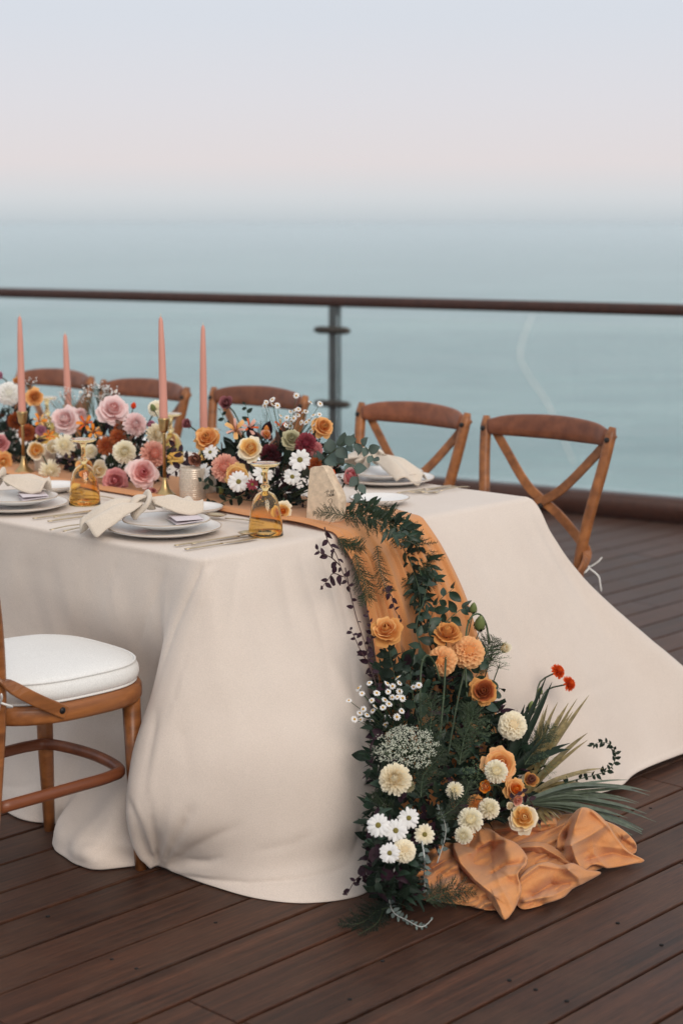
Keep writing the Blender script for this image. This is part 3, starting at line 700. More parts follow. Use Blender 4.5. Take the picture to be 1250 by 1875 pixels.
fold_patch(mb, [(938, 1552, .045), (965, 1542, .06), (1000, 1544, .06), (1028, 1562, .055), (1046, 1582, .035), (1028, 1590, .03), (985, 1584, .03), (950, 1576, .03)], [(990, 1560, .06), (1015, 1574, .04), (965, 1562, .045)], 5, .006, cr=(([(945, 1552), (990, 1550), (1040, 1580)], .014, 5), ([(960, 1572), (1000, 1568), (1035, 1586)], -.014, 5)))
fold_patch(mb, [(946, 1628, .03), (952, 1604, .05), (972, 1586, .062), (1000, 1578, .066), (1026, 1584, .055), (1048, 1580, .06), (1072, 1592, .04), (1100, 1598, .012), (1072, 1616, .008), (1048, 1628, .008), (1030, 1644, .008), (995, 1656, .007), (958, 1664, .006), (944, 1652, .012)],
           [(990, 1606, .052), (1020, 1612, .038), (1040, 1592, .058), (985, 1632, .030), (1000, 1645, .024), (960, 1640, .022), (1015, 1632, .016)], 6, .005, cr=(([(948, 1612), (985, 1584), (1040, 1592)], .016, 6), ([(975, 1640), (1005, 1622), (1040, 1618)], -.016, 5), ([(960, 1650), (1010, 1640), (1045, 1624)], .012, 4), ([(1040, 1594), (1056, 1606), (1060, 1618)], .012, 5)))
fold_patch(mb, [(826, 1556, .05), (834, 1536, .075), (862, 1520, .085), (892, 1516, .085), (918, 1532, .09), (945, 1544, .085), (964, 1568, .07), (962, 1586, .06), (948, 1600, .055), (954, 1628, .04), (944, 1660, .02), (924, 1684, .006), (906, 1664, .014), (885, 1634, .034), (858, 1606, .045), (836, 1582, .045)],
           [(850, 1545, .06), (880, 1540, .066), (905, 1556, .05), (930, 1560, .085), (940, 1580, .075), (870, 1580, .040), (862, 1594, .058), (880, 1616, .052), (900, 1640, .034), (905, 1590, .052), (925, 1602, .062), (925, 1640, .038), (845, 1566, .07)], 7, .006, nr=44, na=170, cr=(([(830, 1552), (842, 1580), (868, 1610), (904, 1640)], .026, 7), ([(836, 1540), (870, 1556), (900, 1556)], -.014, 5), ([(964, 1572), (948, 1600), (951, 1632)], .014, 6), ([(900, 1600), (925, 1585), (958, 1580)], -.016, 5), ([(904, 1640), (914, 1660), (923, 1682)], .010, 5), ([(862, 1562), (895, 1540), (935, 1536)], .012, 5)))
fold_patch(mb, [(1100, 1500, .07), (1128, 1512, .07), (1150, 1528, .055), (1164, 1546, .03), (1160, 1562, .012), (1130, 1560, .02), (1108, 1535, .05)], [(1136, 1535, .055)], 8, .006)
fold_patch(mb, [(1016, 1552, .055), (1022, 1528, .085), (1040, 1500, .11), (1062, 1479, .135), (1086, 1484, .125), (1110, 1506, .095), (1130, 1536, .06), (1152, 1560, .028), (1179, 1576, .005), (1150, 1584, .012), (1112, 1590, .016), (1086, 1584, .03), (1066, 1596, .022), (1044, 1588, .03), (1028, 1570, .045)],
           [(1062, 1502, .118), (1052, 1528, .095), (1044, 1548, .078), (1036, 1530, .070), (1075, 1540, .075), (1100, 1550, .052), (1118, 1540, .066), (1095, 1515, .102), (1070, 1565, .05), (1050, 1570, .058), (1125, 1570, .026)], 9, .004, nr=44, na=170, cr=(([(1064, 1480), (1046, 1525), (1044, 1548)], .020, 7), ([(1044, 1548), (1052, 1570), (1064, 1594)], .016, 5), ([(1044, 1548), (1080, 1530), (1108, 1512)], .014, 8), ([(1030, 1560), (1036, 1530), (1046, 1505)], -.018, 5), ([(1070, 1575), (1120, 1562), (1170, 1574)], -.010, 6), ([(1084, 1486), (1118, 1520), (1148, 1560)], .012, 6)))
po = mb.make('pooled_length', M['runner'], run)
po.modifiers.new('thickness', 'SOLIDIFY').thickness = 0.0012
#PUDDLE1
# ------------------------------------------------------------------ crossback chairs
def make_chair(M0, label, group):
    t = tag(empty('crossback_chair', M0), label, 'chair', group)
    wd, dw = M['chair_wood'], M['chair_dark']
    SH = 0.455
    ring = []
    for k in range(40):
        a = 2 * PI * k / 40; c, s = math.cos(a), math.sin(a)
        x = math.copysign(abs(c) ** .72, c) * (.205 - .022 * s * -1 * (-1)); y = math.copysign(abs(s) ** .72, s) * .2
        x = math.copysign(abs(c) ** .70, c) * (.212 + .012 * s); y = math.copysign(abs(s) ** .70, s) * .208 + .008; ring.append((x, y, SH - .022))
    o = obj('seat_frame', *sweep(ring, .016, .022, n=10, closed=True, sq=.6), wd, t)
    v, f = lathe([(.0, SH - .012), (.1, SH - .012), (.185, SH - .010), (.187, SH - .022), (0, SH - .022)], 32)
    obj('seat_panel', v, f, M['chair_dark'], t)
    # cushion, a rounded square with a soft crown
    prof_ = [(.0, .060), (.05, .0595), (.10, .058), (.15, .055), (.18, .050), (.195, .043), (.203, .032), (.205, .020), (.203, .010), (.196, .002), (.18, .0), (.0, .0)]
    def cp(i, j, n=48):
        a = 2 * PI * i / n; c, s = math.cos(a), math.sin(a); r, z = prof_[j]
        wob = 1 + .004 * noise.noise(Vector((c * 2, s * 2, z * 30)))
        return (math.copysign(abs(c) ** .68, c) * (r * 1.06 + (.010 * s if r > 0 else 0)) * wob, math.copysign(abs(s) ** .68, s) * r * 1.05 * wob + .010, SH + .001 + z * 1.12 + .0015 * noise.noise(Vector((c * r * 12, s * r * 12, 3))))
    v, f = grid(48, len(prof_), cp, True)
    cu = obj('cushion', v, f, M['cushion'], t)
    for zz, rr in ((.044, .197), (.003, .198)):
        pp = []
        for i in range(60):
            a = 2 * PI * i / 60; c, s = math.cos(a), math.sin(a)
            pp.append((math.copysign(abs(c) ** .68, c) * (rr * 1.06 + .010 * s), math.copysign(abs(s) ** .68, s) * rr * 1.05 + .010, SH + zz * 1.12))
        obj('piping', *sweep(pp, .003, .003, n=6, closed=True), M['cushion'], cu)
    for sd in (-1, 1):
        obj('front_leg', *sweep([(sd * .178, .155, SH - .03), (sd * .182, .16, .22), (sd * .187, .168, 0)], [.020, .018, .0125], [.020, .018, .0125], n=10, up=(0, 1, 0), sq=.75), wd, t)
        post = catmull([(sd * .176, -.250, 0), (sd * .172, -.218, .25), (sd * .172, -.200, .46), (sd * .194, -.214, .62), (sd * .221, -.245, .78), (sd * .236, -.272, .905)], 22)
        rr = [.0125 + .0040 * min(1, i / 8) for i in range(22)]; rr[-1] = .010; rr[-2] = .0165
        b_ = obj('back_post', *sweep(post, rr, rr, n=10, up=(0, 1, 0), sq=.75), wd, t)
        v, f = lathe([(0, .006), (.006, .005), (.0085, 0), (.0085, -.004)], 12)
        obj('bolt', v, f, M['bolt'], b_, frame(Vector((sd * .232, -.246, .868)), Vector((0, 1, .25))))
        # crossing strap: from this side's top, over the middle, round the other side's post to the seat frame
        st = catmull([(sd * .232, -.288, .885), (sd * .16, -.278, .80), (sd * .06, -.258 - .004 * sd, .695), (-sd * .06, -.246 - .004 * sd, .625), (-sd * .150, -.234, .560), (-sd * .203, -.20, .525), (-sd * .222, -.14, .482), (-sd * .226, -.06, .436)], 34)
        ups = []
        vs_, fs_ = [], []
        for k, p in enumerate(st):
            tg = (st[min(k + 1, 33)] - st[max(k - 1, 0)]).normalized()
            face = Vector((0, 1, .22)).lerp(Vector((-sd, -.1, 0)), min(1, max(0, (k - 20) / 7))).normalized()
            side = tg.cross(face).normalized(); nn = side.cross(tg)
            hw = .0150
            for q, r in ((-1, -1), (1, -1), (1, 1), (-1, 1)): vs_.append(p + side * hw * q + nn * .0045 * r)
        for k in range(33):
            for i in range(4): fs_.append([k * 4 + i, k * 4 + (i + 1) % 4, k * 4 + 4 + (i + 1) % 4, k * 4 + 4 + i])
        fs_ += [[3, 2, 1, 0], [132, 133, 134, 135]]
        so = obj('cross_strap', vs_, fs_, wd, t, smooth=False)
        bv = so.modifiers.new('bevel', 'BEVEL'); bv.width = .003; bv.segments = 2
        v, f = lathe([(0, .004), (.005, .0035), (.008, 0), (.008, -.004)], 12)
        obj('bolt', v, f, M['bolt'], so, frame(Vector((-sd * .2305, -.072, .444)), Vector((-sd, 0, 0))))
    v, f = lathe([(0, .006), (.006, .005), (.009, 0), (.009, -.004)], 12)
    obj('bolt', v, f, M['bolt'], t, frame(Vector((0, -.238, .645)), Vector((0, 1, .2))))
    rail_p = catmull([(-.222, -.262, .872), (-.15, -.288, .880), (0, -.305, .884), (.15, -.288, .880), (.222, -.262, .872)], 25)
    hh = [.024 + .014 * math.sin(PI * i / 24) for i in range(25)]
    obj('top_rail', *sweep(rail_p, .0125, hh, n=14, up=(0, -.2, 1), sq=.7), dw, t)
    sp = catmull([(-.166, -.20, .235), (-.168, 0, .237), (-.165, .10, .238), (-.135, .150, .238), (0, .172, .238), (.135, .150, .238), (.165, .10, .238), (.168, 0, .237), (.166, -.20, .235)], 60)
    obj('stretcher', *sweep(sp, .0125, .0145, n=10), dw, t)
    for sd in (-1, 1):
        ty = catmull([(sd * .16, -.185, .475), (sd * .20, -.215, .485), (sd * .205, -.185, .47), (sd * .165, -.18, .46)], 12)
        mb = MB(); mb.add(*tube(ty, .0024, 6))
        mb.add(*tube(catmull([(sd * .20, -.215, .480), (sd * .222, -.235, .455), (sd * .226, -.24, .43), (sd * .228, -.245, .405)], 10), [.0026] * 9 + [.001], 6))
        mb.add(*tube(catmull([(sd * .20, -.215, .480), (sd * .226, -.225, .50), (sd * .236, -.232, .515)], 8), [.0026] * 7 + [.001], 6))
        mb.make('cushion_tie', M['thread'], t)
    return t
def chair_m(s, e, deg):        # deg 0 faces the table from the far side (towards -s)
    a = math.radians(deg); fwd = (-S_ * math.cos(a) + E_ * math.sin(a)); right = fwd.cross(Z_)
    return Matrix.Translation(W(s, e)) @ Matrix((right, fwd, Z_)).transposed().to_4x4()
far_label = ['wooden crossback chair on the sea side of the table, beyond the flared cloth',
             'wooden crossback chair on the sea side, directly beyond the folded napkin and gum leaves',
             'wooden crossback chair on the sea side, behind the centrepiece with white daisies and table stone',
             'wooden crossback chair on the sea side, behind the taper candle with pink roses below',
             'wooden crossback chair on the sea side, behind the two outermost pink candles']
spots = [(1.415, -.276, 1.5), (1.435, -.855, -1), (1.48, -1.63, 1), (1.40, -2.17, 2), (1.45, -2.80, 0.5)]
GRP = 'crossback chairs around the banquet table'
c0 = make_chair(chair_m(*spots[0]), far_label[0], GRP)
for sp_, lb in zip(spots[1:], far_label[1:]): copy_thing(c0, chair_m(*sp_), lb)
fwd = (S_ * .999 + E_ * .04).normalized(); right = fwd.cross(Z_)
nc = copy_thing(c0, Matrix.Translation(W(-.258, -.310)) @ Matrix((right, fwd, Z_)).transposed().to_4x4(), 'wooden crossback chair with its plump white seat cushion in full view')
# ------------------------------------------------------------------ tableware
TT = TOP + .003
def up_m(s, e, z=TT, deg=0, sc=1.0):
    """upright at a table place; deg 0 has local y along +s"""
    a = math.radians(deg); y = S_ * math.cos(a) + E_ * math.sin(a); x = y.cross(Z_)
    return Matrix.Translation(W(s, e, z)) @ Matrix((x, y, Z_)).transposed().to_4x4() @ Matrix.Scale(sc, 4)
def plate_mesh(r, h=.015, rim=.6):
    v, f = lathe([(0, .003), (r * rim * .98, .003), (r * rim, .0), (r * rim + .004, .002), (r * .86, h * .55), (r * .98, h * .92), (r, h), (r * .995, h + .003), (r * .97, h + .003), (r * .85, h * .62 + .003), (r * rim, .0065), (0, .0065)], 56)
    return v, f
def plate(s, e, r, label, z=TT, group='white plates laid on the table', mat='china'):
    t = tag(empty('plate', up_m(s, e, z)), label, 'plate', group)
    obj('plate_body', *plate_mesh(r), M[mat], t)
    ring = [(r * .993 * math.cos(2 * PI * i / 56), r * .993 * math.sin(2 * PI * i / 56), .0175) for i in range(56)]
    obj('rim', *sweep(ring, .0016, .0012, n=6, closed=True), M['china_rim'], t)
    return t
def spoon(s, e, deg, label, ln=.20):
    t = tag(empty('spoon', up_m(s, e, TT, deg)), label, 'spoon', 'champagne metal cutlery')
    pts = [(0, -ln * .72 + ln * .72 * i / 12, .004 + .006 * math.sin(PI * i / 12) * .5) for i in range(13)]
    obj('handle', *sweep(pts, [.0042 - .0022 * i / 12 for i in range(13)], .0014, n=8), M['cutlery'], t)
    def bowl(i, j):
        a = 2 * PI * i / 24; r = j / 7
        return (.019 * r * math.sin(a) * (1 - .12 * math.cos(a)), .028 - .030 * r * math.cos(a), .005 + .007 * r * r)
    v, f = grid(24, 8, bowl, True); o = obj('bowl', v, f, M['cutlery'], t); o.modifiers.new('thickness', 'SOLIDIFY').thickness = .0012
def knife(s, e, deg, label, ln=.22):
    t = tag(empty('knife', up_m(s, e, TT, deg)), label, 'knife', 'champagne metal cutlery')
    pts = [(0, -ln * .55 + ln * .5 * i / 8, .003) for i in range(9)]
    obj('handle', *sweep(pts, [.0048 - .0018 * i / 8 for i in range(9)], .0018, n=8), M['cutlery'], t)
    pts = [(.002 * math.sin(PI * i / 10), -.012 + ln * .5 * i / 10, .003) for i in range(11)]
    obj('blade', *sweep(pts, [.0035 + .0055 * math.sin(PI * min(1, i / 10 + .08) * .8) for i in range(10)] + [.0015], .0008, n=8), M['cutlery'], t)
def fork(s, e, deg, label, ln=.2):
    t = tag(empty('fork', up_m(s, e, TT, deg)), label, 'fork', 'champagne metal cutlery')
    pts = [(0, -ln * .6 + ln * .6 * i / 10, .003 + .004 * math.sin(PI * i / 10)) for i in range(11)]
    obj('handle', *sweep(pts, [.0044 - .0024 * i / 10 for i in range(11)], .0014, n=8), M['cutlery'], t)
    obj('neck', *sweep([(0, 0, .003), (0, .012, .003), (0, .025, .002)], [.002, .008, .010], .0012, n=8), M['cutlery'], t)
    for k in range(4):
        x = -.0078 + .0052 * k
        obj('tine', *sweep([(x, .024, .002), (x, .05, .003), (x * .95, .066, .006)], [.0014, .0013, .0006], .0009, n=6), M['cutlery'], t)
def goblet(s, e, label, mat='amber', h=.178):
    t = tag(empty('goblet', up_m(s, e)), label, 'goblet', 'amber goblets set upside down')
    out = [(.0435, 0), (.0425, .012), (.0405, .035), (.036, .065), (.030, .088), (.022, .101), (.011, .108)]
    k = h / .178
    v, f = lathe([(r, z * k) for r, z in out] + [(0.0, .109 * k), (.0, .1065 * k), (.009, .1055 * k), (.0200, .098 * k), (.0280, .086 * k), (.0343, .064 * k), (.0388, .035 * k), (.0408, .012 * k), (.0418, 0)] + [(.0435, 0)], 40)
    obj('bowl', v, f, M[mat], t)
    st = [(0, .1095), (.008, .1097), (.0085, .114), (.012, .118), (.0125, .121), (.008, .125), (.0065, .132), (.006, .150), (.008, .162), (.012, .1665), (.0, .167)]
    obj('stem', *lathe([(r, z * k) for r, z in st], 24), M[mat], t)
    ft = [(0, .1672), (.012, .1674), (.030, .1705), (.0365, .1745), (.037, .1765), (.0355, .1775), (.02, .1762), (0, .1755)]
    obj('foot', *lathe([(r, z * k) for r, z in ft], 40), M[mat], t)
def candle_set(px, s, top_py, cup_py, base_known, hl, cl, lean=0.0):
    """brass holder and its taper, the height read off the photograph"""
    zt = spot(px, top_py, 's', s); zc = spot(px, cup_py, 's', s)
    e = (zc - TA).dot(E_); hh = zc.z - TT - .004; ln = zt.z - zc.z
    t = tag(empty('candle_holder', up_m(s, e, TT + .004)), hl, 'candle holder', 'slim brass candle holders')
    obj('base', *lathe([(0, 0), (.030, 0), (.0305, .002), (.026, .006), (.014, .018), (.0075, .036), (.0058, .05), (0, .05)], 32), M['brass'], t)
    obj('stem', *lathe([(0, .0495), (.0048, .0495), (.0045, hh - .045), (.006, hh - .042), (0, hh - .042)], 20), M['brass'], t)
    obj('cup', *lathe([(0, hh - .0415), (.006, hh - .0415), (.0125, hh - .034), (.0150, hh - .012), (.0165, hh - .004), (.0165, hh), (.0135, hh), (.0125, hh - .02), (0, hh - .02)], 28), M['brass'], t)
    c = tag(empty('taper_candle', up_m(s, e, TT + .004 + hh - .0195)), cl, 'candle', 'pink taper candles')
    L = ln + .0195; pr = [(0, 0), (.0118, 0), (.0118, L * .05), (.0108, L * .4), (.0088, L * .75), (.0062, L * .955), (.0045, L * .978), (.0016, L * .994), (0, L * .994)]
    v, f = lathe(pr, 20); v = [(x + lean * (z / L) ** 1.6, y, z) for x, y, z in v]
    obj('wax', v, f, M['candle'], c)
    obj('wick', *tube([(lean, 0, L * .99), (lean, 0, L * .999), (lean + .001, 0, L + .006)], .0008, 5), M['wick'], c)
def votive(s, e, r, h, label):
    t = tag(empty('votive_holder', up_m(s, e, TT + .004)), label, 'votive holder', 'beaded glass votive holders')
    n, rows = 120, 62
    def fn(i, j):
        z = h * j / (rows - 1); a = 2 * PI * i / n
        row = z / h * 15; k = int(row); u = row - k
        bead = max(0, math.cos((i / n * 38 + .5 * (k % 2)) * 2 * PI)) * max(0, math.sin(PI * u)) if 5 <= k <= 9 or k == 0 else .55 * math.sin(PI * u)
        rr = r * (.97 + .03 * math.sin(PI * z / h)) + .0022 * bead
        return (rr * math.cos(a), rr * math.sin(a), z)
    obj('beaded_wall', *grid(n, rows, fn, True), M['votive'], t)
    obj('lip', *lathe([(r * .97, h - .001), (r * .985, h + .001), (r * .97, h + .003), (r * .92, h + .002), (r * .9, h - .05), (0, h - .055)], 40), M['votive'], t)

plate(.150, -.300, .140, 'large dinner plate under the knotted napkin at the table corner')
plate(.155, -.298, .108, 'smaller salad plate on the dinner plate at the table corner', TT + .017)
plate(.395, -.475, .082, 'small bread plate between corner dinner plate and orange runner')
plate(.118, -.870, .140, 'large dinner plate cut by the photo edge, near the first amber goblet')
plate(.123, -.868, .108, 'salad plate with lilac card beside the first amber goblet', TT + .017)
plate(.375, -1.055, .082, 'small bread plate between the outer setting and orange runner')
plate(1.155, -.470, .140, 'large dinner plate on the sea side under a bow tied napkin')
plate(1.150, -.468, .108, 'salad plate on the sea side holding the bow tied napkin', TT + .017)
plate(.850, -.222, .082, 'small bread plate beside the dark green garland')
plate(1.14, -1.08, .140, 'dinner plate on the sea side hidden behind the daisy centrepiece')
plate(1.14, -1.70, .140, 'dinner plate on the sea side glimpsed behind the taper candle')

spoon(.225, -.112, 4, 'spoon lying beside the corner dinner plate, bowl towards the runner')
knife(.150, -.078, 4, 'knife lying outermost beside the corner dinner plate')
knife(.165, -.132, 4, 'knife tucked between spoon and corner dinner plate')
spoon(.380, -.330, 82 - 180, 'dessert spoon above the corner plate, its handle behind the goblet', .17)
fork(.09, -.515, 4, 'fork under the napkin tail, outer one of the corner pair')
fork(.10, -.475, 4, 'fork under the napkin tail, inner one of the corner pair')
spoon(.232, -.655, 4, 'spoon lying on bare cloth between the two near settings')
knife(.165, -.622, 4, 'knife lying outermost beside the outer near setting')
knife(.165, -.685, 4, 'knife tucked between spoon and outer dinner plate')
spoon(.372, -.905, 82 - 180, 'dessert spoon above the outer plate, behind the first goblet', .17)
knife(.415, -1.055, 40, 'butter knife resting across the outer bread plate', .16)
fork(1.10, -.268, 184, 'fork beside the sea side dinner plate, tines to the garland')
fork(1.12, -.235, 184, 'outer fork on bare cloth beyond the garland')
knife(1.13, -.29, 4, 'knife beside the sea side dinner plate close to its rim')

goblet(.300, -.098, 'amber goblet upside down on the cloth in front of the daisy centrepiece')
goblet(.295, -.800, 'amber goblet upside down in front of the pink rose centrepiece')
for px, py, lb in ((312, 757, 'upside down goblet across the table behind the tall candle holder'), (86, 727, 'upside down goblet across the table beside the orange rose'), (383, 786, 'upside down goblet across the table behind the second candle pair')):
    p = spot(px, py, 's', 1.0); goblet(1.0, (p - TA).dot(E_), lb, 'amber', max(.12, min(.2, p.z - TT)))

candle_set(300, .525, 579, 765, 0, 'brass candle holder beside the beaded votive, in front of white cloth', 'pink taper candle in front, between the two main centrepieces', -.006)
candle_set(41, .53, 578, 753, 0, 'brass candle holder in front of the outermost centrepiece', 'pink taper candle in front of the white carnation', .002)
candle_set(373, .80, 594, 785, 0, 'brass candle holder sunk among brown roses', 'pink taper candle rising behind the rust orange rose', .003)
candle_set(125, .80, 611, 742, 0, 'brass candle holder hidden by the blush rose', 'pink taper candle rising behind the blush rose and gypsophila', -.006)
votive(.545, -.640, .036, .083, 'beaded smoky glass votive holder beside the front candle holder')
votive(.60, -1.38, .034, .075, 'beaded glass votive holder half hidden by hanging straw coloured bloom')
votive(.64, -.70, .034, .05, 'low shiny votive holder behind the front candle holder')

# knotted napkins
def napkin(s, e, z, deg, label, bow=False):
    t = tag(empty('napkin', up_m(s, e, z, deg)), label, 'napkin', 'knotted linen napkins')
    def fan(ln, w0, w1, droop, folds, seed):
        def fn(i, j):
            u = i / 24 * 2 - 1; v = j / 18
            w = w0 + (w1 - w0) * v ** .8
            zz = .012 + .026 * (1 - v) ** 2 + .022 * math.sin(PI * min(1, v * 1.1)) * math.cos(u * PI * .5) + .011 * math.cos(u * folds + seed + v * 1.5) * (.25 + v) - droop * v ** 3 + .004 * noise.noise(Vector((u * 3, v * 4, seed)))
            return (u * w, -ln * v * (1 - .10 * u * u + .05 * math.sin(seed + u * 3)), zz)
        return grid(25, 19, fn)
    def fan_obj(name, args, M_):
        o = obj(name, *fan(*args), M['napkin'], t, M_); o.modifiers.new('thickness', 'SOLIDIFY').thickness = .004; return o
    if not bow:
        fan_obj('tail', (.145, .026, .085, .026, 7.0, 1.0), Matrix.Identity(4))
        fan_obj('tail', (.125, .022, .070, -.012, 6.5, 2.6), Matrix.Translation((0, .025, .0)) @ Matrix.Rotation(PI + .25, 4, 'Z'))
    else:
        fan_obj('tail', (.15, .016, .06, .022, 5, 1.0), Matrix.Translation((0, -.01, 0)))
        fan_obj('tail', (.16, .016, .065, .028, 5, 2.2), Matrix.Translation((0, .02, 0)) @ Matrix.Rotation(PI, 4, 'Z'))
    k = .8 if bow else 1.0
    lp_ = catmull([(-.025 * k, -.01, .015), (-.03 * k, .01, .042 * k), (0, .022, .056 * k), (.03 * k, .012, .042 * k), (.026 * k, -.012, .018), (0, -.02, .012)], 26)
    obj('knot', *sweep(lp_, [.012 + .004 * math.sin(i * .9) for i in range(26)], .0065, n=10, up=(0, 1, 0)), M['napkin'], t)
    lp_ = catmull([(-.02 * k, .03, .02), (-.005, .012, .05 * k), (.012, -.012, .052 * k), (.024 * k, -.03, .03), (.03 * k, -.045, .022)], 22)
    obj('knot', *sweep(lp_, [.013 + .003 * math.cos(i * .7) for i in range(22)], .006, n=10), M['napkin'], t)
    if bow:
        for q in (-1, 1):
            lp_ = catmull([(0, 0, .05), (.01, q * .03, .062), (.005, q * .05, .05), (-.008, q * .03, .04), (0, 0, .045)], 18)
            obj('bow_loop', *sweep(lp_, .009, .0025, n=8), M['napkin'], t)
napkin(.118, -.352, TT + .034, -62 + 180 - 90 + 0, 'cream napkin knotted over the corner plates, tail hanging over the forks')
napkin(1.15, -.52, TT + .034, 92, 'cream napkin tied in a small bow on the sea side plates', True)
napkin(.115, -.955, TT + .034, 60, 'cream napkin knotted on the outer plates at the photo edge')
def card(s, e, z, deg, label):
    t = tag(empty('menu_card', up_m(s, e, z, deg) @ Matrix.Rotation(.10, 4, 'X')), label, 'card', 'lilac folded cards on the plates')
    v, f = box(-.05, .05, -.035, .035, 0, .0012); obj('back_leaf', v, f, M['card'], t, smooth=False)
    v, f = box(-.048, .048, -.034, .034, .006, .0072); obj('front_leaf', v, f, M['card'], t, Matrix.Rotation(-.08, 4, 'X'), smooth=False)
card(.185, -.262, TT + .033, 28, 'lilac folded card tucked beside the corner napkin knot')
card(.150, -.835, TT + .033, 28, 'lilac folded card on the outer salad plate')

# stone table marker with handwriting
outline = [(563, 958), (561.5, 952), (561, 930), (561, 905), (561.5, 880), (562, 866), (563.5, 862), (572, 860), (582, 857), (587, 858.5), (592, 866), (598, 877), (601, 882), (608, 892), (613, 901), (616.5, 909), (617.5, 920), (617, 938), (614.5, 950), (609, 955.5), (597, 959), (580, 961), (568, 960)]
s_face = .50
face_n = (-S_ * .92 - E_ * -.10 + Z_ * .10).normalized()
c0_ = spot(585, 958, 's', s_face); c0_.z = TT + .004
fx = Vector((0, 0, 1)).cross(face_n).normalized(); fy = face_n.cross(fx)
k_ = m_of(1, c0_)
MS = Matrix.Translation(c0_) @ Matrix((fx, fy, face_n)).transposed().to_4x4()
st = tag(empty('table_number_stone', MS), 'rough cream stone slab with handwritten table number standing before the centrepiece', 'table number')
cf = abs(fx.dot(RT)); rs = random.Random(3)
pl = catmull([((x - 586) * k_ / cf, (958 - y) * k_ * 1.02, 0) for x, y in outline + outline[:1]], 139)[:-1]
mb = MB(); n_ = len(pl); TH_ = .034
lay = [(0.0, 1.0, -.0), (-.004, 1.02, 0), (-.012, 1.035, 0), (-.022, 1.035, 0), (-TH_, .99, 0)]
vs = []; ctr = sum(pl, Vector()) / n_
for li, (z, scl, _) in enumerate(lay):
    for i, p in enumerate(pl):
        q = ctr + (p - ctr) * scl
        j = noise.noise(Vector((p.x * 90, p.y * 90, z * 120))) * (.0022 if li else .0008)
        q = q + (p - ctr).normalized() * j
        vs.append((q.x, max(q.y, .0), z + (0 if li in (0,) else j)))
fs = [list(range(n_)), [len(vs) - n_ + i for i in range(n_)][::-1]]
for li in range(len(lay) - 1):
    for i in range(n_): fs.append([li * n_ + i, (li + 1) * n_ + i, (li + 1) * n_ + (i + 1) % n_, li * n_ + (i + 1) % n_])
obj('slab', vs, fs, M['stone'], st, smooth=False)
def stroke(pts, r=.00045):
    return sweep(catmull([((x - 586) * k_ / cf, (958 - y) * k_ * 1.02, .0006) for x, y in pts], len(pts) * 6), r, .0004, n=6, up=(0, 0, 1))
mb = MB()
for s_ in ([(592, 903), (596, 900.5), (600, 899.5)], [(597.5, 897), (596.5, 904), (595.5, 911)],                                  # T
           [(600.5, 905), (598.5, 906.5), (599, 909.5), (601, 907.5), (601.5, 905.5), (601.8, 908.5)],                               # a
           [(602, 908.5), (604.2, 900), (604.6, 897.2), (603.6, 899), (602.6, 908), (604, 908.6), (605, 906.5), (604, 905.5)],       # b
           [(605, 907), (607.6, 899), (608, 896), (606.8, 898.5), (606.2, 907.4)], [(606.2, 907.4), (608.6, 904.8), (608.8, 903.4), (607.6, 904), (607.6, 907), (609.4, 906.4), (611, 905)],   # l e
           [(598.5, 920), (600.5, 915), (604, 912.5), (606.2, 914.5), (605.5, 920), (602.5, 926), (599, 929.5), (603, 927.8), (609, 929), (612, 927)]):   # 2
    mb.add(*stroke(s_))
mb.make('handwriting', M['ink'], st)
# ------------------------------------------------------------------ flower and leaf shapes (shared meshes)
def attr_mesh(name, vs, fs, pv, smooth=True):
    me = mesh(name, vs, fs, None, None, smooth)
    a = me.attributes.new('pv', 'FLOAT', 'POINT'); a.data.foreach_set('value', pv)
    me.materials.append(M['p_cream'])
    return me
def rev_petal(name, r_prof, z_prof, half, nu=9, nv=7, seed=0, ruffle=.0, tip=.10, notch=0.0):
    """a petal as a piece of a cup: r and z profiles from base to rim, half its half angle"""
    vs, pv = [], []
    for j in range(nv):
        v = j / (nv - 1)
        for i in range(nu):
            u = i / (nu - 1) * 2 - 1
            vv = v * (1 - .34 * abs(u) ** 3.2 + (notch * .06 * (1 - abs(u)) if False else 0))
            x = vv * (len(r_prof) - 1); k = min(int(x), len(r_prof) - 2); f = x - k
            r = r_prof[k] * (1 - f) + r_prof[k + 1] * f; z = z_prof[k] * (1 - f) + z_prof[k + 1] * f
            a = u * half * (.45 + .55 * min(1, v * 1.7))
            w = noise.noise(Vector((u * 1.9 + seed * 7, v * 2.3, seed * 3.1)))
            w3 = noise.noise(Vector((u * 3.4 + seed * 5, v * 1.2, seed)))
            r2 = r * (1 + .14 * w * v + .10 * w3 * v ** 3) + tip * v ** 6 * (1 - u * u) * .15
            z2 = z + .10 * w * v + .07 * w3 * v ** 3 + ruffle * v ** 2 * math.sin(u * 5 + seed * 2) - .03 * v ** 3 * u * u
            vs.append((r2 * math.cos(a), r2 * math.sin(a), z2)); pv.append(v)
    fs = [[j * nu + i, j * nu + i + 1, (j + 1) * nu + i + 1, (j + 1) * nu + i] for j in range(nv - 1) for i in range(nu - 1)]
    return attr_mesh(name, vs, fs, pv)
ROSE = []      # layers, inner to outer: (count, [meshes])
ROSE.append((3, [rev_petal('petal', [.05, .13, .17, .13, .08], [.05, .32, .58, .76, .80], 1.5, seed=k + .3, tip=0) for k in range(2)]))
ROSE.append((4, [rev_petal('petal', [.08, .22, .29, .27, .24], [.0, .28, .55, .74, .80], 1.15, seed=k + 1.3, tip=.02) for k in range(2)]))
ROSE.append((5, [rev_petal('petal', [.08, .32, .42, .44, .47], [-.05, .18, .46, .68, .74], .95, seed=k + 2.7, tip=.06) for k in range(2)]))
ROSE.append((5, [rev_petal('petal', [.08, .42, .57, .66, .76], [-.12, .06, .32, .55, .60], .85, seed=k + 4.1, tip=.08) for k in range(2)]))
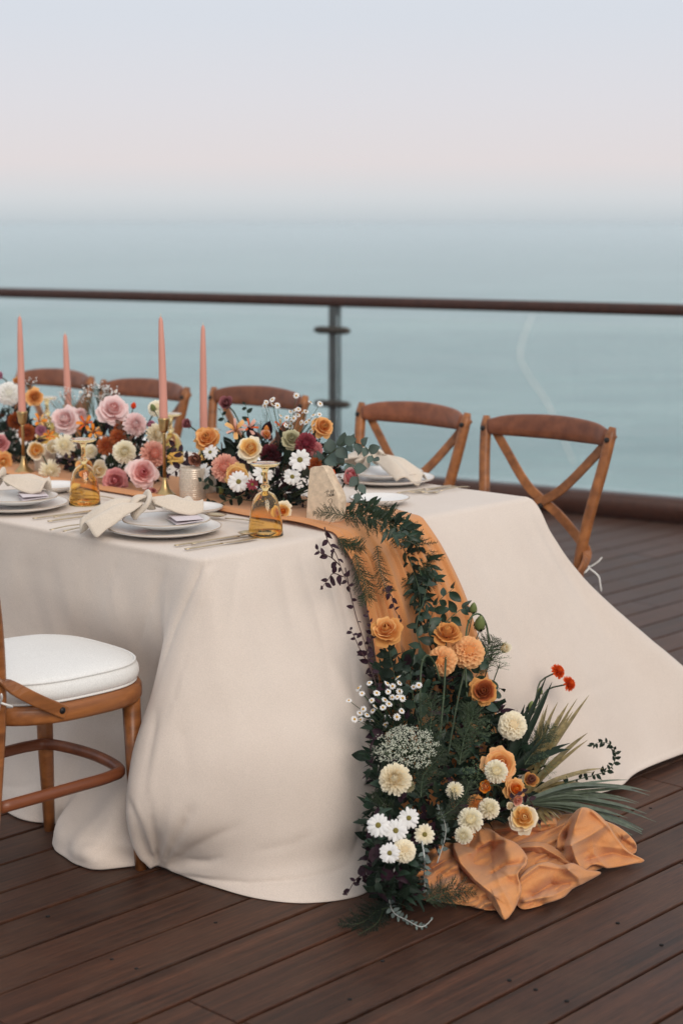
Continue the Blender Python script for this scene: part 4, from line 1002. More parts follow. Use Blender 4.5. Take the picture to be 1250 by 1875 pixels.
ROSE.append((6, [rev_petal('petal', [.08, .48, .70, .88, .98], [-.18, -.06, .14, .32, .30], .72, seed=k + 5.9, tip=.08) for k in range(2)]))
ROSE.append((5, [rev_petal('petal', [.08, .50, .76, .98, 1.12], [-.22, -.18, -.06, .02, -.08], .70, seed=k + 8.2, tip=.10) for k in range(2)]))
CUP = [(3, [rev_petal('petal', [.06, .18, .25, .24, .18], [.0, .3, .62, .86, .95], 1.3, seed=12.1, tip=0)]),
       (4, [rev_petal('petal', [.08, .30, .40, .42, .46], [-.08, .18, .52, .82, .92], 1.0, seed=13.4, tip=.05)]),
       (5, [rev_petal('petal', [.08, .36, .52, .60, .70], [-.15, .05, .40, .70, .80], .85, seed=14.6, tip=.08)])]
SEPAL = rev_petal('sepal', [.02, .14, .28, .42], [-.24, -.26, -.22, -.12], .30, nu=3, nv=4, seed=2)
def rnd_seed(s): return random.Random(sum(ord(c) * (i + 3) for i, c in enumerate(s)))
def petals_ring(root, layers, mats, rnd, squash=1.0):
    off = 0.0
    for li, (cnt, ms) in enumerate(layers):
        off += 1.1
        for k in range(cnt):
            a = off + 2 * PI * k / cnt + rnd.uniform(-.16, .16)
            wob = .05 + .05 * li
            mm = Matrix.Rotation(a, 4, 'Z') @ Matrix.Translation((rnd.uniform(-.03, .03), 0, rnd.uniform(-.04, .04))) @ Matrix.Rotation(rnd.uniform(-wob, wob), 4, 'Y') @ Matrix.Rotation(rnd.uniform(-wob, wob) * .7, 4, 'X') @ Matrix.Diagonal((rnd.uniform(.90, 1.08), rnd.uniform(.88, 1.1) * rnd.choice((1, -1)), squash * rnd.uniform(.9, 1.1), 1))
            link('petal', ms[k % len(ms)], root, mm, M[mats[min(len(mats) - 1, li * len(mats) // len(layers))]])
def stem_to(root, M0, target, r=.0022, mat='stem', sag=.25):
    """a stem from the back of the head to a point in the arrangement"""
    inv = M0.inverted(); p0 = M0 @ Vector((0, 0, -.18)); t = Vector(target); d = -(M0.to_3x3() @ Vector((0, 0, 1))).normalized()
    ln = (t - p0).length
    pts = [p0 + d * 0, p0 + d * ln * sag, p0.lerp(t, .6) + d * ln * .08, t]
    pts = catmull(pts, 10); sc = M0.to_scale().x
    v, f = tube([inv @ p for p in pts], r / sc, 6)
    obj('stem', v, f, M[mat], root)
def rose(M0, label, mats, target, group, layers=ROSE, name='rose', squash=1.0, stem='stem'):
    t = tag(empty(name, M0), label, 'rose' if name == 'rose' else name.replace('_', ' '), group); rnd = rnd_seed(label)
    petals_ring(t, layers, mats, rnd, squash)
    for k in range(5): link('sepal', SEPAL, t, Matrix.Rotation(k * 2 * PI / 5 + .4, 4, 'Z'), M['leaf'])
    if target is not None: stem_to(t, M0, target, mat=stem)
    return t
def strap(mb_v, mb_f, pv, base_r, ang, elev, ln, w, curl, z0, cup=.25, nv=5, rnd=None, fr=False):
    """a narrow petal growing outward from the flower's axis"""
    b = len(mb_v); c, s = math.cos(ang), math.sin(ang)
    x, z, a = base_r, z0, elev; pts = []
    for j in range(nv):
        pts.append((x, z, a)); x += math.cos(a) * ln / (nv - 1); z += math.sin(a) * ln / (nv - 1); a += curl / (nv - 1)
    wid = [.45, .8, 1.0, .9, .45]
    for j, (px, pz, a) in enumerate(pts):
        ww = w * wid[j * 4 // (nv - 1)]
        for u in (-1, 0, 1):
            up = cup * ww * (abs(u) - .5)
            rx, rz = px - math.sin(a) * up, pz + math.cos(a) * up
            jz = (rnd.uniform(-.25, .25) * w if fr and j == nv - 1 else 0)
            y = u * ww
            mb_v.append(((rx + jz) * c - y * s, (rx + jz) * s + y * c, rz + jz * .6)); pv.append(j / (nv - 1))
    for j in range(nv - 1):
        for i in (0, 1): mb_f.append([b + j * 3 + i, b + j * 3 + i + 1, b + j * 3 + 4 + i, b + j * 3 + 3 + i])
def mum_mesh(seed, n_in=210, w=.095, dome=1.0, quill=.5):
    """a full chrysanthemum: shells of incurved petals"""
    r = random.Random(seed); vs, fs, pv = [], [], []
    ga = 2.39996
    for k in range(n_in):
        q = (k + .5) / n_in; ang = k * ga + r.uniform(-.15, .15)
        elev = PI / 2 - q ** .75 * 2.05 * dome + r.uniform(-.08, .08)
        ln = .30 + .62 * q ** .6 + r.uniform(-.04, .04)
        curl = .9 * (1 - q) + .35 - .8 * q * quill
        strap(vs, fs, pv, .02 + .05 * q, ang, elev, ln, w * (.7 + .6 * q), curl * (1 if q < .8 else .6), .12 * (1 - q), cup=.7, rnd=r)
    return attr_mesh('petals', vs, fs, pv)
def carnation_mesh(seed):
    r = random.Random(seed); vs, fs, pv = [], [], []
    for k in range(46):
        q = (k + .5) / 46; ang = k * 2.39996; elev = PI / 2 - q ** .8 * 1.75
        c, s = math.cos(ang), math.sin(ang); ln = .55 + .42 * q; w = .17 + .16 * q; b = len(vs); nu, nv = 7, 4
        ph = r.uniform(0, 6)
        for j in range(nv):
            v = j / (nv - 1)
            for i in range(nu):
                u = i / (nu - 1) * 2 - 1
                ww = w * (.25 + .75 * v) * u; d = ln * v * (1 - .12 * u * u) + (r.uniform(-.04, .04) if j == nv - 1 else 0)
                wav = .075 * v * math.sin(u * 5.5 + ph) + .03 * v * r.uniform(-1, 1)
                a = elev - .35 * v; rx = .04 + math.cos(a) * d - math.sin(a) * wav; rz = math.sin(a) * d + math.cos(a) * wav
                vs.append((rx * c - ww * s, rx * s + ww * c, rz)); pv.append(v)
        for j in range(nv - 1):
            for i in range(nu - 1): fs.append([b + j * nu + i, b + j * nu + i + 1, b + (j + 1) * nu + i + 1, b + (j + 1) * nu + i])
    return attr_mesh('petals', vs, fs, pv)
MUMS = {'ball': [mum_mesh(1), mum_mesh(2)], 'wide': [mum_mesh(3, 170, .125, 1.0, .15), mum_mesh(4, 180, .115, .97, .2)], 'spider': [mum_mesh(5, 150, .065, .95, .8), mum_mesh(6, 140, .07, .97, .9)]}
CARN = [carnation_mesh(8), carnation_mesh(9)]
def mum(M0, label, mat, target, group, kind='ball', name='chrysanthemum'):
    t = tag(empty(name, M0), label, name.replace('_', ' '), group); rnd = rnd_seed(label)
    ms = CARN if kind == 'carn' else MUMS[kind]
    o = link('petals', rnd.choice(ms), t, Matrix.Rotation(rnd.uniform(0, 6), 4, 'Z'), M[mat]); o['kind'] = 'stuff'
    link('centre', DOME, t, Matrix.Translation((0, 0, .22 if kind != 'ball' else .3)) @ Matrix.Diagonal((1.5, 1.5, 1.9, 1)), M[mat])
    v, f = lathe([(0, -.30), (.12, -.26), (.2, -.12), (.22, .0), (0, .06)], 12); obj('calyx', v, f, M['bud'], t)
    if target is not None: stem_to(t, M0, target)
    return t
def ray_mesh(n=3, w=.17, ln=.78):
    out = []
    for k in range(n):
        vs, fs, pv = [], [], []
        strap(vs, fs, pv, .2, 0, .18 - .08 * k, ln, w, -.35 - .15 * k, .0, cup=-.35)
        out.append(attr_mesh('petal', vs, fs, pv))
    return out
RAY = ray_mesh(); RAY_N = ray_mesh(3, .20, .72)
def dome(r, h, n=14, m=5, rough=.0, seed=1):
    rd = random.Random(seed)
    return lathe([(0, h)] + [(r * math.sin(a) * (1 + rd.uniform(-rough, rough)), h * math.cos(a)) for a in [PI / 2 * k / m for k in range(1, m + 1)]] + [(0, -.05)], n)
DOME = mesh('disc', *dome(.24, .12), None)
def daisy(M0, label, target, group, n=15, mat='white', eye='eye_olive', rays=RAY, eye_s=1.0):
    t = tag(empty('daisy', M0), label, 'daisy', group); rnd = rnd_seed(label)
    for row in range(2):
        for k in range(n if row == 0 else n - 4):
            link('petal', rnd.choice(rays), t, Matrix.Rotation(2 * PI * (k + row * .5) / (n if row == 0 else n - 4) + rnd.uniform(-.08, .08), 4, 'Z') @ Matrix.Translation((0, 0, -.03 + .04 * row)) @ Matrix.Rotation(rnd.uniform(-.12, .10) - row * .08, 4, 'Y') @ Matrix.Scale(rnd.uniform(.92, 1.05) - .08 * row, 4), M[mat])
    link('disc', DOME, t, Matrix.Translation((0, 0, .02)) @ Matrix.Scale(eye_s, 4), M[eye])
    if target is not None: stem_to(t, M0, target, .0018)
    return t
def head_mesh():
    """one small chamomile head with its two materials"""
    mb = MB(); pv = []; rd = random.Random(4)
    for k in range(11):
        vs, fs = [], []; strap(vs, fs, pv, .28, 2 * PI * k / 11 + rd.uniform(-.1, .1), .05 + rd.uniform(-.2, .1), .72, .19, -.3, 0, cup=-.3); mb.add(vs, fs)
    v, f = dome(.36, .26, 10, 4); mb.add(v, f, None, 1)
    me = mesh('flower_head', mb.v, mb.f, [M['white'], M['eye']], mb.m); return me
HEAD = head_mesh()
def spray(name, label, cat, heads, root_p, sizes, group=None, mat='stem', mesh_=None, head_mat=None, face=None):
    """many small heads on thin branching stems"""
    t = tag(empty(name, Matrix.Translation(root_p)), label, cat, group); rd = rnd_seed(label); mb = MB()
    hub = root_p.lerp(sum(heads, Vector()) / len(heads), .55)
    for p, sz in zip(heads, sizes):
        fc = (EYE - p).normalized() * rd.uniform(.35, 1.0) + Vector((rd.uniform(-.7, .7), rd.uniform(-.5, .5), rd.uniform(.1, .9)))
        mm = frame(p - root_p, fc, (rd.random(), rd.random(), rd.random()), sz)
        link('flower_head', mesh_ or HEAD, t, mm, head_mat)
        v, f = tube(catmull([root_p * 0, hub - root_p, (hub - root_p).lerp(p - root_p, .6) + Vector((0, 0, -.004)), p - root_p], 9), [.0011] * 5 + [.0008] * 4, 4); mb.add(v, f)
    mb.make('stems', M[mat], t)
    return t
def leaf_mesh(name, w, fold=.25, bend=.3, point=1.3, nu=5, nv=7, base=.25, twist=0.0):
    """unit-long leaf along +y, facing +z"""
    vs, fs = [], []
    for j in range(nv):
        v = j / (nv - 1); ww = w * max(.02, math.sin(PI * min(1, base * (1 - v) + v) ** (1 / point) if False else PI * (v ** .8 * (1 - .0)) ) ** .8) if 0 < v < 1 else .012
        for i in range(nu):
            u = i / (nu - 1) * 2 - 1
            z = fold * ww * abs(u) - bend * v * v + twist * u * v * w
            vs.append((u * ww, v * (1 - .1 * bend), z))
    for j in range(nv - 1):
        for i in range(nu - 1): fs.append([j * nu + i, j * nu + i + 1, (j + 1) * nu + i + 1, (j + 1) * nu + i])
    return mesh(name, vs, fs)
LEAF = {'long': [leaf_mesh('leaf', .17, .3, .25), leaf_mesh('leaf', .19, .4, -.15, twist=.5), leaf_mesh('leaf', .15, .2, .5, twist=-.4)],
        'round': [leaf_mesh('leaf', .40, .12, .15), leaf_mesh('leaf', .44, .2, .3, twist=.3), leaf_mesh('leaf', .36, .15, -.1)],
        'oval': [leaf_mesh('leaf', .29, .25, .3), leaf_mesh('leaf', .32, .3, -.2, twist=.4), leaf_mesh('leaf', .27, .15, .45)]}
for k_ in LEAF:
    for me in LEAF[k_]: me.materials.append(M['leaf'])
def sprig(name, label, cat, path, n, size, kind, mat, group=None, stem='stem', spread=.9, r=.0016, start=.12, both=True, taper=.6, flat=None, jitter=.35):
    """leaves set along a curved stem; every leaf a part"""
    pts = catmull(path, 40); o0 = pts[0]
    t = tag(empty(name, Matrix.Translation(o0)), label, cat, group); rd = rnd_seed(label)
    v, f = tube([p - o0 for p in pts], [r * (1 - .6 * i / 39) for i in range(40)], 6); obj('stem', v, f, M[stem], t)
    for k in range(n):
        q = start + (1 - start) * (k + rd.uniform(-.2, .2)) / max(1, n - 1); q = min(1, max(0, q)); i = min(38, int(q * 39))
        p = pts[i] - o0; tg = (pts[i + 1] - pts[i]).normalized()
        view = (EYE - pts[i]).normalized() if flat is None else flat
        side = tg.cross(view).normalized() * (1 if k % 2 else -1)
        if k == n - 1: side = side * .1
        d = (tg * (1 - spread * .5) + side * spread + Vector((rd.uniform(-1, 1), rd.uniform(-1, 1), rd.uniform(-1, 1))) * jitter).normalized()
        nrm = view + Vector((rd.uniform(-1, 1), rd.uniform(-1, 1), rd.uniform(-.5, 1))) * .7
        x = d.cross(nrm).normalized(); z = x.cross(d)
        sz = size * (1 - (1 - taper) * q) * rd.uniform(.8, 1.15)
        mm = Matrix.Translation(p) @ Matrix((x, d, z)).transposed().to_4x4() @ Matrix.Scale(sz, 4)
        link('leaf', rd.choice(LEAF[kind]), t, mm, M[mat])
    return t
def fern(name, label, path, width, n, mat='fern', group='asparagus fern sprays', needle=.00055, tiers=2):
    """feathery asparagus fern: thread-fine needles along branchlets, one joined part"""
    pts = catmull(path, 30); o0 = pts[0]
    t = tag(empty(name, Matrix.Translation(o0)), label, 'fern', group); rd = rnd_seed(label)
    v, f = tube([p - o0 for p in pts], [.0013 * (1 - .6 * i / 29) for i in range(30)], 5); obj('stem', v, f, M['stem'], t)
    vs, fs = [], []
    def quad(a, b, w, nrm):
        d = (b - a); s = d.cross(nrm).normalized() * w; k = len(vs)
        vs.extend([a - s * .7, a + s * .7, a.lerp(b, .6) + s, b, a.lerp(b, .6) - s]); fs.append([k, k + 1, k + 2, k + 3, k + 4])
    n = int(n * 1.4)
    for k in range(n):
        q = (k + rd.random()) / n; i = min(28, int(q * 29)); p = pts[i] - o0; tg = (pts[i + 1] - pts[i]).normalized()
        view = (EYE - pts[i]).normalized(); side = tg.cross(view).normalized() * (1 if k % 2 else -1)
        ln = width * (math.sin(PI * min(1, .12 + q * .85)) ** .7) * rd.uniform(.6, 1.1)
        d = (side * rd.uniform(.6, 1) + tg * rd.uniform(.4, 1.3) + view * rd.uniform(-.4, .6)).normalized(); e = p + d * ln
        quad(p, e, needle * .8, view)
        m_ = max(5, int(ln / .0024))
        for j in range(m_):
            b = p.lerp(e, (j + .5) / m_); s2 = (d.cross(view).normalized() * rd.uniform(-1.2, 1.2) + d * rd.uniform(.4, 1.1) + view * rd.uniform(-.8, .8)).normalized()
            quad(b, b + s2 * ln * .22 * rd.uniform(.6, 1.2) * (1 - .6 * j / m_), needle, view + d * .2)
    o = obj('needles', vs, fs, M[mat], t); o['kind'] = 'stuff'
    return t
def bed(name, label, n, place, size, mats, kind='oval', seed=1):
    """the packed dark greenery at the heart of an arrangement"""
    rd = random.Random(seed); mb = MB(); src = [(([v.co.copy() for v in me.vertices]), [list(p.vertices) for p in me.polygons]) for me in LEAF[kind] + LEAF['long']]
    for k in range(n):
        p, out = place(rd)
        d = (out + Vector((rd.gauss(0, .6), rd.gauss(0, .6), rd.gauss(0, .6)))).normalized()
        nrm = Vector((rd.gauss(0, 1), rd.gauss(0, 1), rd.gauss(0, 1) + .6)); x = d.cross(nrm).normalized(); z = x.cross(d)
        v, f = rd.choice(src)
        mb.add(v, f, Matrix.Translation(p) @ Matrix((x, d, z)).transposed().to_4x4() @ Matrix.Scale(size * rd.uniform(.6, 1.25), 4), rd.choices(range(len(mats)), [5, 2, 1][:len(mats)])[0])
    o = mb.make(name, [M[m_] for m_ in mats]); tag(o, label, 'foliage', kind='stuff'); return o
BUDM = mesh('bud', *lathe([(0, -1.0), (.25, -.95), (.55, -.6), (.62, -.2), (.5, .3), (.28, .75), (.1, 1.0), (0, 1.02)], 14), None); BUDM.materials.append(M['bud'])
def bud(M0, label, target, group, mat='bud', name='flower_bud'):
    t = tag(empty(name, M0), label, 'flower bud', group)
    link('bud_body', BUDM, t, None, M[mat])
    for k in range(5): link('sepal', SEPAL, t, Matrix.Translation((0, 0, -.7)) @ Matrix.Rotation(k * 1.257, 4, 'Z') @ Matrix.Rotation(-.9, 4, 'Y') @ Matrix.Scale(1.9, 4), M['leaf'])
    if target is not None: stem_to(t, M0, target, .0014, sag=.3)
    return t
ALS = [rev_petal('petal', [.03, .10, .30, .62, .92], [-.3, .1, .42, .62, .60], .38, nu=5, nv=6, seed=21), rev_petal('petal', [.03, .10, .24, .52, .86], [-.3, .12, .50, .74, .80], .24, nu=5, nv=6, seed=23)]
def alstro(M0, label, mats, target, group, name='alstroemeria'):
    t = tag(empty(name, M0), label, name, group); rnd = rnd_seed(label)
    for k in range(6): link('petal', ALS[k % 2], t, Matrix.Rotation(k * PI / 3 + rnd.uniform(-.1, .1), 4, 'Z') @ Matrix.Rotation(rnd.uniform(-.1, .15), 4, 'Y'), M[mats[k % 2]])
    for k in range(5):
        v, f = tube([(0, 0, -.1), (.08 * math.cos(k * 1.3), .08 * math.sin(k * 1.3), .3), (.2 * math.cos(k * 1.3), .2 * math.sin(k * 1.3), .62)], [.02, .015, .025], 5); obj('stamen', v, f, M['p_copper'], t)
    if target is not None: stem_to(t, M0, target, .0018)
    return t
def umbel(M0, label, mat, target, group, n=420, spreadr=1.0, name='lace_flower', cluster=24, fl=.030):
    """flat lacy head: rays, and florets gathered in little clusters"""
    t = tag(empty(name, M0), label, 'lace flower', group); rd = rnd_seed(label)
    rays, vs, fs = MB(), [], []
    for k in range(cluster):
        q = math.sqrt((k + .5) / cluster); a = k * 2.39996; c = Vector((q * math.cos(a), q * math.sin(a), .10 - .30 * q * q * spreadr + rd.uniform(-.05, .05)))
        rays.add(*tube(catmull([(0, 0, -.55), c * .6 + Vector((0, 0, -.2)), c + Vector((0, 0, -.04))], 6), .012, 4))
        for j in range(n // cluster):
            b = c + Vector((rd.gauss(0, .075), rd.gauss(0, .075), rd.gauss(0, .03)))
            k0 = len(vs); nn = Vector((rd.gauss(0, .5), rd.gauss(0, .5), 1)).normalized(); x = nn.orthogonal().normalized(); y = nn.cross(x)
            for i in range(10):
                r = fl * (1.0 if i % 2 == 0 else .42); vs.append(b + x * math.cos(i * PI / 5) * r + y * math.sin(i * PI / 5) * r)
            fs.append(list(range(k0, k0 + 10)))
    rays.make('rays', M['stem'], t)
    o = obj('florets', vs, fs, M[mat], t, smooth=False); o['kind'] = 'stuff'
    if target is not None: stem_to(t, M0, target, .0015)
    return t
def gyp(label, pts, root_p, n, spreadr, sz=.0036):
    """gypsophila: clouds of tiny white blooms on hair-thin stems"""
    t = tag(empty('gypsophila', Matrix.Translation(root_p)), label, 'gypsophila', 'gypsophila sprays'); rd = rnd_seed(label); st, vs, fs = MB(), [], []
    for k in range(n):
        c = rd.choice(pts); p = c + Vector((rd.gauss(0, 1), rd.gauss(0, 1), rd.gauss(0, .8))) * spreadr - root_p
        st.add(*tube([Vector((0, 0, 0)), (c - root_p) * .7, p], .0004, 3))
        for j in range(3):
            nn = Vector((rd.gauss(0, 1), rd.gauss(0, 1), rd.gauss(0, 1))).normalized(); x = nn.orthogonal().normalized(); y = nn.cross(x); k0 = len(vs)
            for i in range(8): vs.append(p + (x * math.cos(i * PI / 4) + y * math.sin(i * PI / 4)) * sz * (1 if i % 2 else .6))
            fs.append(list(range(k0, k0 + 8)))
    st.make('stems', M['stem'], t); o = obj('florets', vs, fs, M['white'], t, smooth=False); o['kind'] = 'stuff'
    return t
def blade(path, w, mat, t, o0, fold=.5, name='blade'):
    pts = catmull(path, 14); vs = []
    for k, p in enumerate(pts):
        q = k / 13; tg = (pts[min(k + 1, 13)] - pts[max(k - 1, 0)]).normalized(); view = (EYE - p).normalized()
        s = tg.cross(view + Z_ * .8).normalized(); nn = s.cross(tg); ww = w * (.35 + .65 * math.sin(PI * min(1, q * .75 + .18)) ** .8) * (1 - q ** 4) + .0004
        vs += [p - o0 - s * ww + nn * ww * fold, p - o0, p - o0 + s * ww + nn * ww * fold]
    fs = [[3 * k + i, 3 * k + i + 1, 3 * k + 4 + i, 3 * k + 3 + i] for k in range(13) for i in (0, 1)]
    obj(name, vs, fs, M[mat], t)
# ------------------------------------------------------------------ arranging the flowers
HR = random.Random(5)
def head(px, py, axis, val, dpx, tx=0.0, ty=0.25, k=1.0):
    p = spot(px, py, axis, val); r = m_of(dpx / 2, p) * k
    return frame(p, (EYE - p).normalized() + RT * tx + UP * ty, (HR.random() - .5, HR.random() - .5, HR.random()), r)
KR, KM, KC = .93, 1.05, 1.08          # head radius for a given outline: rose, chrysanthemum, carnation
OUT, MID, DAISY_, FLOOR = 'flowers of the outermost centrepiece', 'flowers of the pink rose centrepiece', 'flowers of the daisy centrepiece', 'flowers of the floor cascade'
def ell(cx, cy, hx, hy, s0, ds):
    def place(rd):
        while True:
            u, v, w = rd.uniform(-1, 1), rd.uniform(-1, 1), rd.uniform(-1, 1)
            if .15 < u * u + v * v + w * w < 1: break
        p = spot(cx + u * hx, cy + v * hy, 's', s0 + w * ds); p.z = max(p.z, TT + .01)
        return p, (RT * u - UP * v * 1.0 - S_ * -w * .4 + UP * .2)
    return place
bed('centrepiece_foliage', 'dark greenery packed between the stems of the daisy centrepiece', 520, ell(495, 868, 125, 72, .68, .10), .040, ['leaf', 'leaf_plum', 'leaf_brown'], 'oval', 1)
bed('centrepiece_foliage', 'dark greenery packed between the stems of the pink rose centrepiece', 420, ell(205, 842, 108, 62, .70, .10), .038, ['leaf', 'leaf_plum', 'leaf_brown'], 'oval', 2)
bed('centrepiece_foliage', 'dark greenery packed between the stems of the outermost centrepiece', 320, ell(18, 815, 66, 72, .72, .10), .038, ['leaf', 'leaf_plum', 'leaf_brown'], 'oval', 3)
A1, A2, A3 = spot(20, 870, 's', .70), spot(205, 885, 's', .68), spot(495, 925, 's', .66)

# outermost centrepiece
mum(head(17, 720, 's', .66, 46, 0, .2, KC), 'white carnation beside the outermost front candle', 'p_white', A1, OUT, 'carn', 'carnation')
rose(head(63, 727, 's', .66, 34, .3, .1, KR), 'caramel orange rose between the two outermost candles', ['p_tan', 'p_tan', 'p_apricot'], A1, OUT)
rose(head(6, 845, 's', .56, 36, .2, -.1, KR), 'yellow rose low on the runner at the photo edge', ['p_yellow', 'p_apricot'], A1, OUT)
rose(head(2, 812, 's', .58, 34, -.2, .1, KR), 'dusty pink rose above the low yellow rose at the photo edge', ['p_dusty'], A1, OUT)
alstro(head(72, 772, 's', .60, 30, .2, .4), 'bright orange alstroemeria beside the outermost front candle holder', ['p_orange', 'p_apricot'], A1, OUT)
alstro(head(88, 798, 's', .58, 24, .5, .2), 'small orange alstroemeria above the peach cupped rose', ['p_orange', 'p_flame'], A1, OUT)
rose(head(65, 828, 's', .55, 44, .1, .2, KR * 1.2), 'peach cream rose opened like a tulip beside the outer votive', ['p_yellow', 'p_cream'], A1, OUT, CUP)
rose(head(92, 820, 's', .57, 34, .5, .1, KR * 1.2), 'pale peach half open rose next to the cupped peach rose', ['p_cream', 'p_ivory'], A1, OUT, CUP)
mum(head(92, 862, 's', .52, 44, .3, -.5, KM), 'straw coloured spider chrysanthemum drooping over the outer votive', 'p_ivory', A1, OUT, 'spider')
mum(head(50, 792, 's', .60, 34, 0, .1, KM), 'rust brown chrysanthemum behind the outermost front candle holder', 'p_rust', A1, OUT, 'ball')
mum(head(30, 770, 's', .68, 34, 0, .2, KM), 'copper chrysanthemum below the white carnation', 'p_copper', A1, OUT, 'ball')
mum(head(76, 788, 's', .62, 22, .3, .1, KM), 'small orchid pink chrysanthemum beside orange alstroemeria', 'p_orchid', A1, OUT, 'ball')
rose(head(2, 690, 's', .74, 22, -.3, .4, KR), 'small orchid pink rose rising highest at the photo edge', ['p_orchid'], A1, OUT, CUP)
rose(head(30, 700, 's', .74, 20, .2, .5, KR), 'tiny caramel rose bud above the white carnation', ['p_tan'], A1, OUT, CUP)
gyp('gypsophila cloud around the outermost front candle', [spot(x, y, 's', .72) for x, y in ((45, 700), (60, 695), (28, 705), (92, 770), (80, 760))], A1, 60, .010)

# pink rose centrepiece
rose(head(207, 752, 's', .64, 57, .1, .55, KR), 'large blush pink rose crowning the middle centrepiece below the gypsophila', ['p_pink', 'p_blush', 'p_blush'], A2, MID)
rose(head(121, 770, 's', .64, 54, -.3, .3, KR), 'full blush rose in front of the hidden candle holder', ['p_blush', 'p_blush'], A2, MID)
rose(head(262, 866, 's', .53, 57, .1, .15, KR), 'pink garden rose facing out beside the front candle holder', ['p_rosered', 'p_pink', 'p_blush'], A2, MID)
rose(head(212, 881, 's', .53, 50, -.1, .1, KR), 'deep dusty pink rose resting low on the orange runner', ['p_rosered', 'p_dusty', 'p_dusty'], A2, MID)
rose(head(275, 897, 's', .54, 34, .2, -.4, KR), 'small pink rose tucked under the pink garden rose', ['p_dusty', 'p_pink'], A2, MID, CUP)
mum(head(228, 827, 's', .55, 46, 0, .2, KM), 'cream decorative chrysanthemum at the heart of the middle centrepiece', 'p_ivory', A2, MID, 'wide')
mum(head(282, 831, 's', .57, 52, .35, .1, KM), 'pink pompon chrysanthemum above the pink garden rose', 'p_salmon', A2, MID, 'ball')
mum(head(248, 777, 's', .62, 46, .25, .25, KM), 'dusty blush dahlia between large blush rose and front candle', 'p_blush', A2, MID, 'wide', 'dahlia')
rose(head(273, 778, 's', .66, 26, .6, .0, KR), 'mauve pink rose peeping out behind the dusty blush dahlia', ['p_orchid'], A2, MID, CUP)
mum(head(288, 747, 's', .72, 34, .3, .5, KC), 'ivory lisianthus high beside the front candle', 'p_ivory', A2, MID, 'carn', 'lisianthus')
mum(head(288, 795, 's', .66, 42, .7, .0, KM), 'cream chrysanthemum seen side on behind the front candle holder', 'p_cream', A2, MID, 'wide')
mum(head(194, 816, 's', .58, 38, -.1, .2, KM), 'rust red chrysanthemum beside the first goblet foot', 'p_rust', A2, MID, 'spider')
mum(head(216, 800, 's', .60, 36, .1, .4, KM), 'rust orange chrysanthemum above the cream decorative one', 'p_rust', A2, MID, 'spider')
mum(head(222, 782, 's', .64, 28, 0, .5, KM), 'copper chrysanthemum under the large blush rose', 'p_copper', A2, MID, 'ball')
mum(head(118, 815, 's', .56, 44, -.3, -.1, KM), 'shaggy cream chrysanthemum between cupped peach roses and first goblet', 'p_ivory', A2, MID, 'spider')
alstro(head(158, 778, 's', .60, 36, -.2, .4), 'flame orange alstroemeria over the first goblet foot', ['p_orange', 'p_flame'], A2, MID)
alstro(head(170, 792, 's', .59, 32, .3, .2), 'orange alstroemeria directly behind the first goblet foot', ['p_orange', 'p_apricot'], A2, MID)
rose(head(160, 857, 's', .54, 46, -.2, .1, KR * 1.1), 'pale apricot rose seen through the first goblet', ['p_yellow', 'p_apricot'], A2, MID, CUP)
rose(head(178, 862, 's', .54, 46, .3, .1, KR * 1.1), 'pale apricot open rose just beside the first goblet', ['p_cream', 'p_cream'], A2, MID, CUP)
mum(head(166, 826, 's', .58, 28, 0, .2, KM), 'small ivory chrysanthemum under the first goblet foot', 'p_ivory', A2, MID, 'ball')
bud(head(245, 742, 's', .70, 16, .2, .8), 'tiny orange bud above the dusty blush dahlia', A2, 'flower buds', 'p_flame')
bud(head(233, 760, 's', .68, 14, .2, .8), 'tiny caramel bud beside the large blush rose', A2, 'flower buds', 'p_tan')
bud(head(280, 746, 's', .66, 18, -.3, .9), 'slim green lisianthus bud leaning on the ivory lisianthus', A2, 'flower buds')
mum(head(148, 760, 's', .70, 30, 0, .4, KM), 'blush chrysanthemum behind the flame orange alstroemeria', 'p_blush', A2, MID, 'wide')
gyp('gypsophila cloud above the large blush rose', [spot(x, y, 's', .72) for x, y in ((160, 715), (178, 708), (195, 715), (205, 722), (150, 728), (185, 728))], A2, 130, .010)
gyp('gypsophila wisps around the hidden outer candle', [spot(x, y, 's', .72) for x, y in ((112, 725), (125, 715), (100, 735))], A2, 40, .010)
spray('chamomile', 'pair of tiny chamomile blooms in the gypsophila cloud', 'chamomile', [spot(x, y, 's', .66) for x, y in ((163, 724), (148, 718), (212, 717))], A2, [.0055] * 3, 'chamomile sprays')

# daisy centrepiece
rose(head(417, 742, 's', .74, 40, -.3, .4, KR), 'tall dusty mauve rose standing above the daisy centrepiece', ['p_mauve', 'p_mauve'], A3, DAISY_, CUP)
rose(head(346, 779, 's', .66, 28, -.5, .4, KR * 1.1), 'dusty mauve rose bud beside the second front candle', ['p_mauve'], A3, DAISY_, CUP)
rose(head(380, 805, 's', .60, 50, -.2, .5, KR), 'burnt orange rose at the foot of the rear candle', ['p_tan', 'p_apricot', 'p_tan'], A3, DAISY_)
rose(head(362, 838, 's', .58, 38, -.5, -.3, KR), 'faded brown rose drooping above the beaded votive', ['p_brown'], A3, DAISY_, CUP)
alstro(head(432, 790, 's', .60, 46, -.1, .5), 'peach and yellow alstroemeria above the yellow garden rose', ['p_apricot', 'p_salmon'], A3, DAISY_)
alstro(head(455, 785, 's', .64, 36, .3, .5), 'coral alstroemeria behind the peach and yellow one', ['p_salmon', 'p_flame'], A3, DAISY_)
rose(head(458, 823, 's', .58, 48, .0, .3, KR), 'creamy yellow garden rose above the second goblet foot', ['p_yellow', 'p_yellow', 'p_cream'], A3, DAISY_)
mum(head(412, 856, 's', .54, 56, -.15, .2, KM), 'salmon pink chrysanthemum between votive and second goblet', 'p_salmon', A3, DAISY_, 'ball')
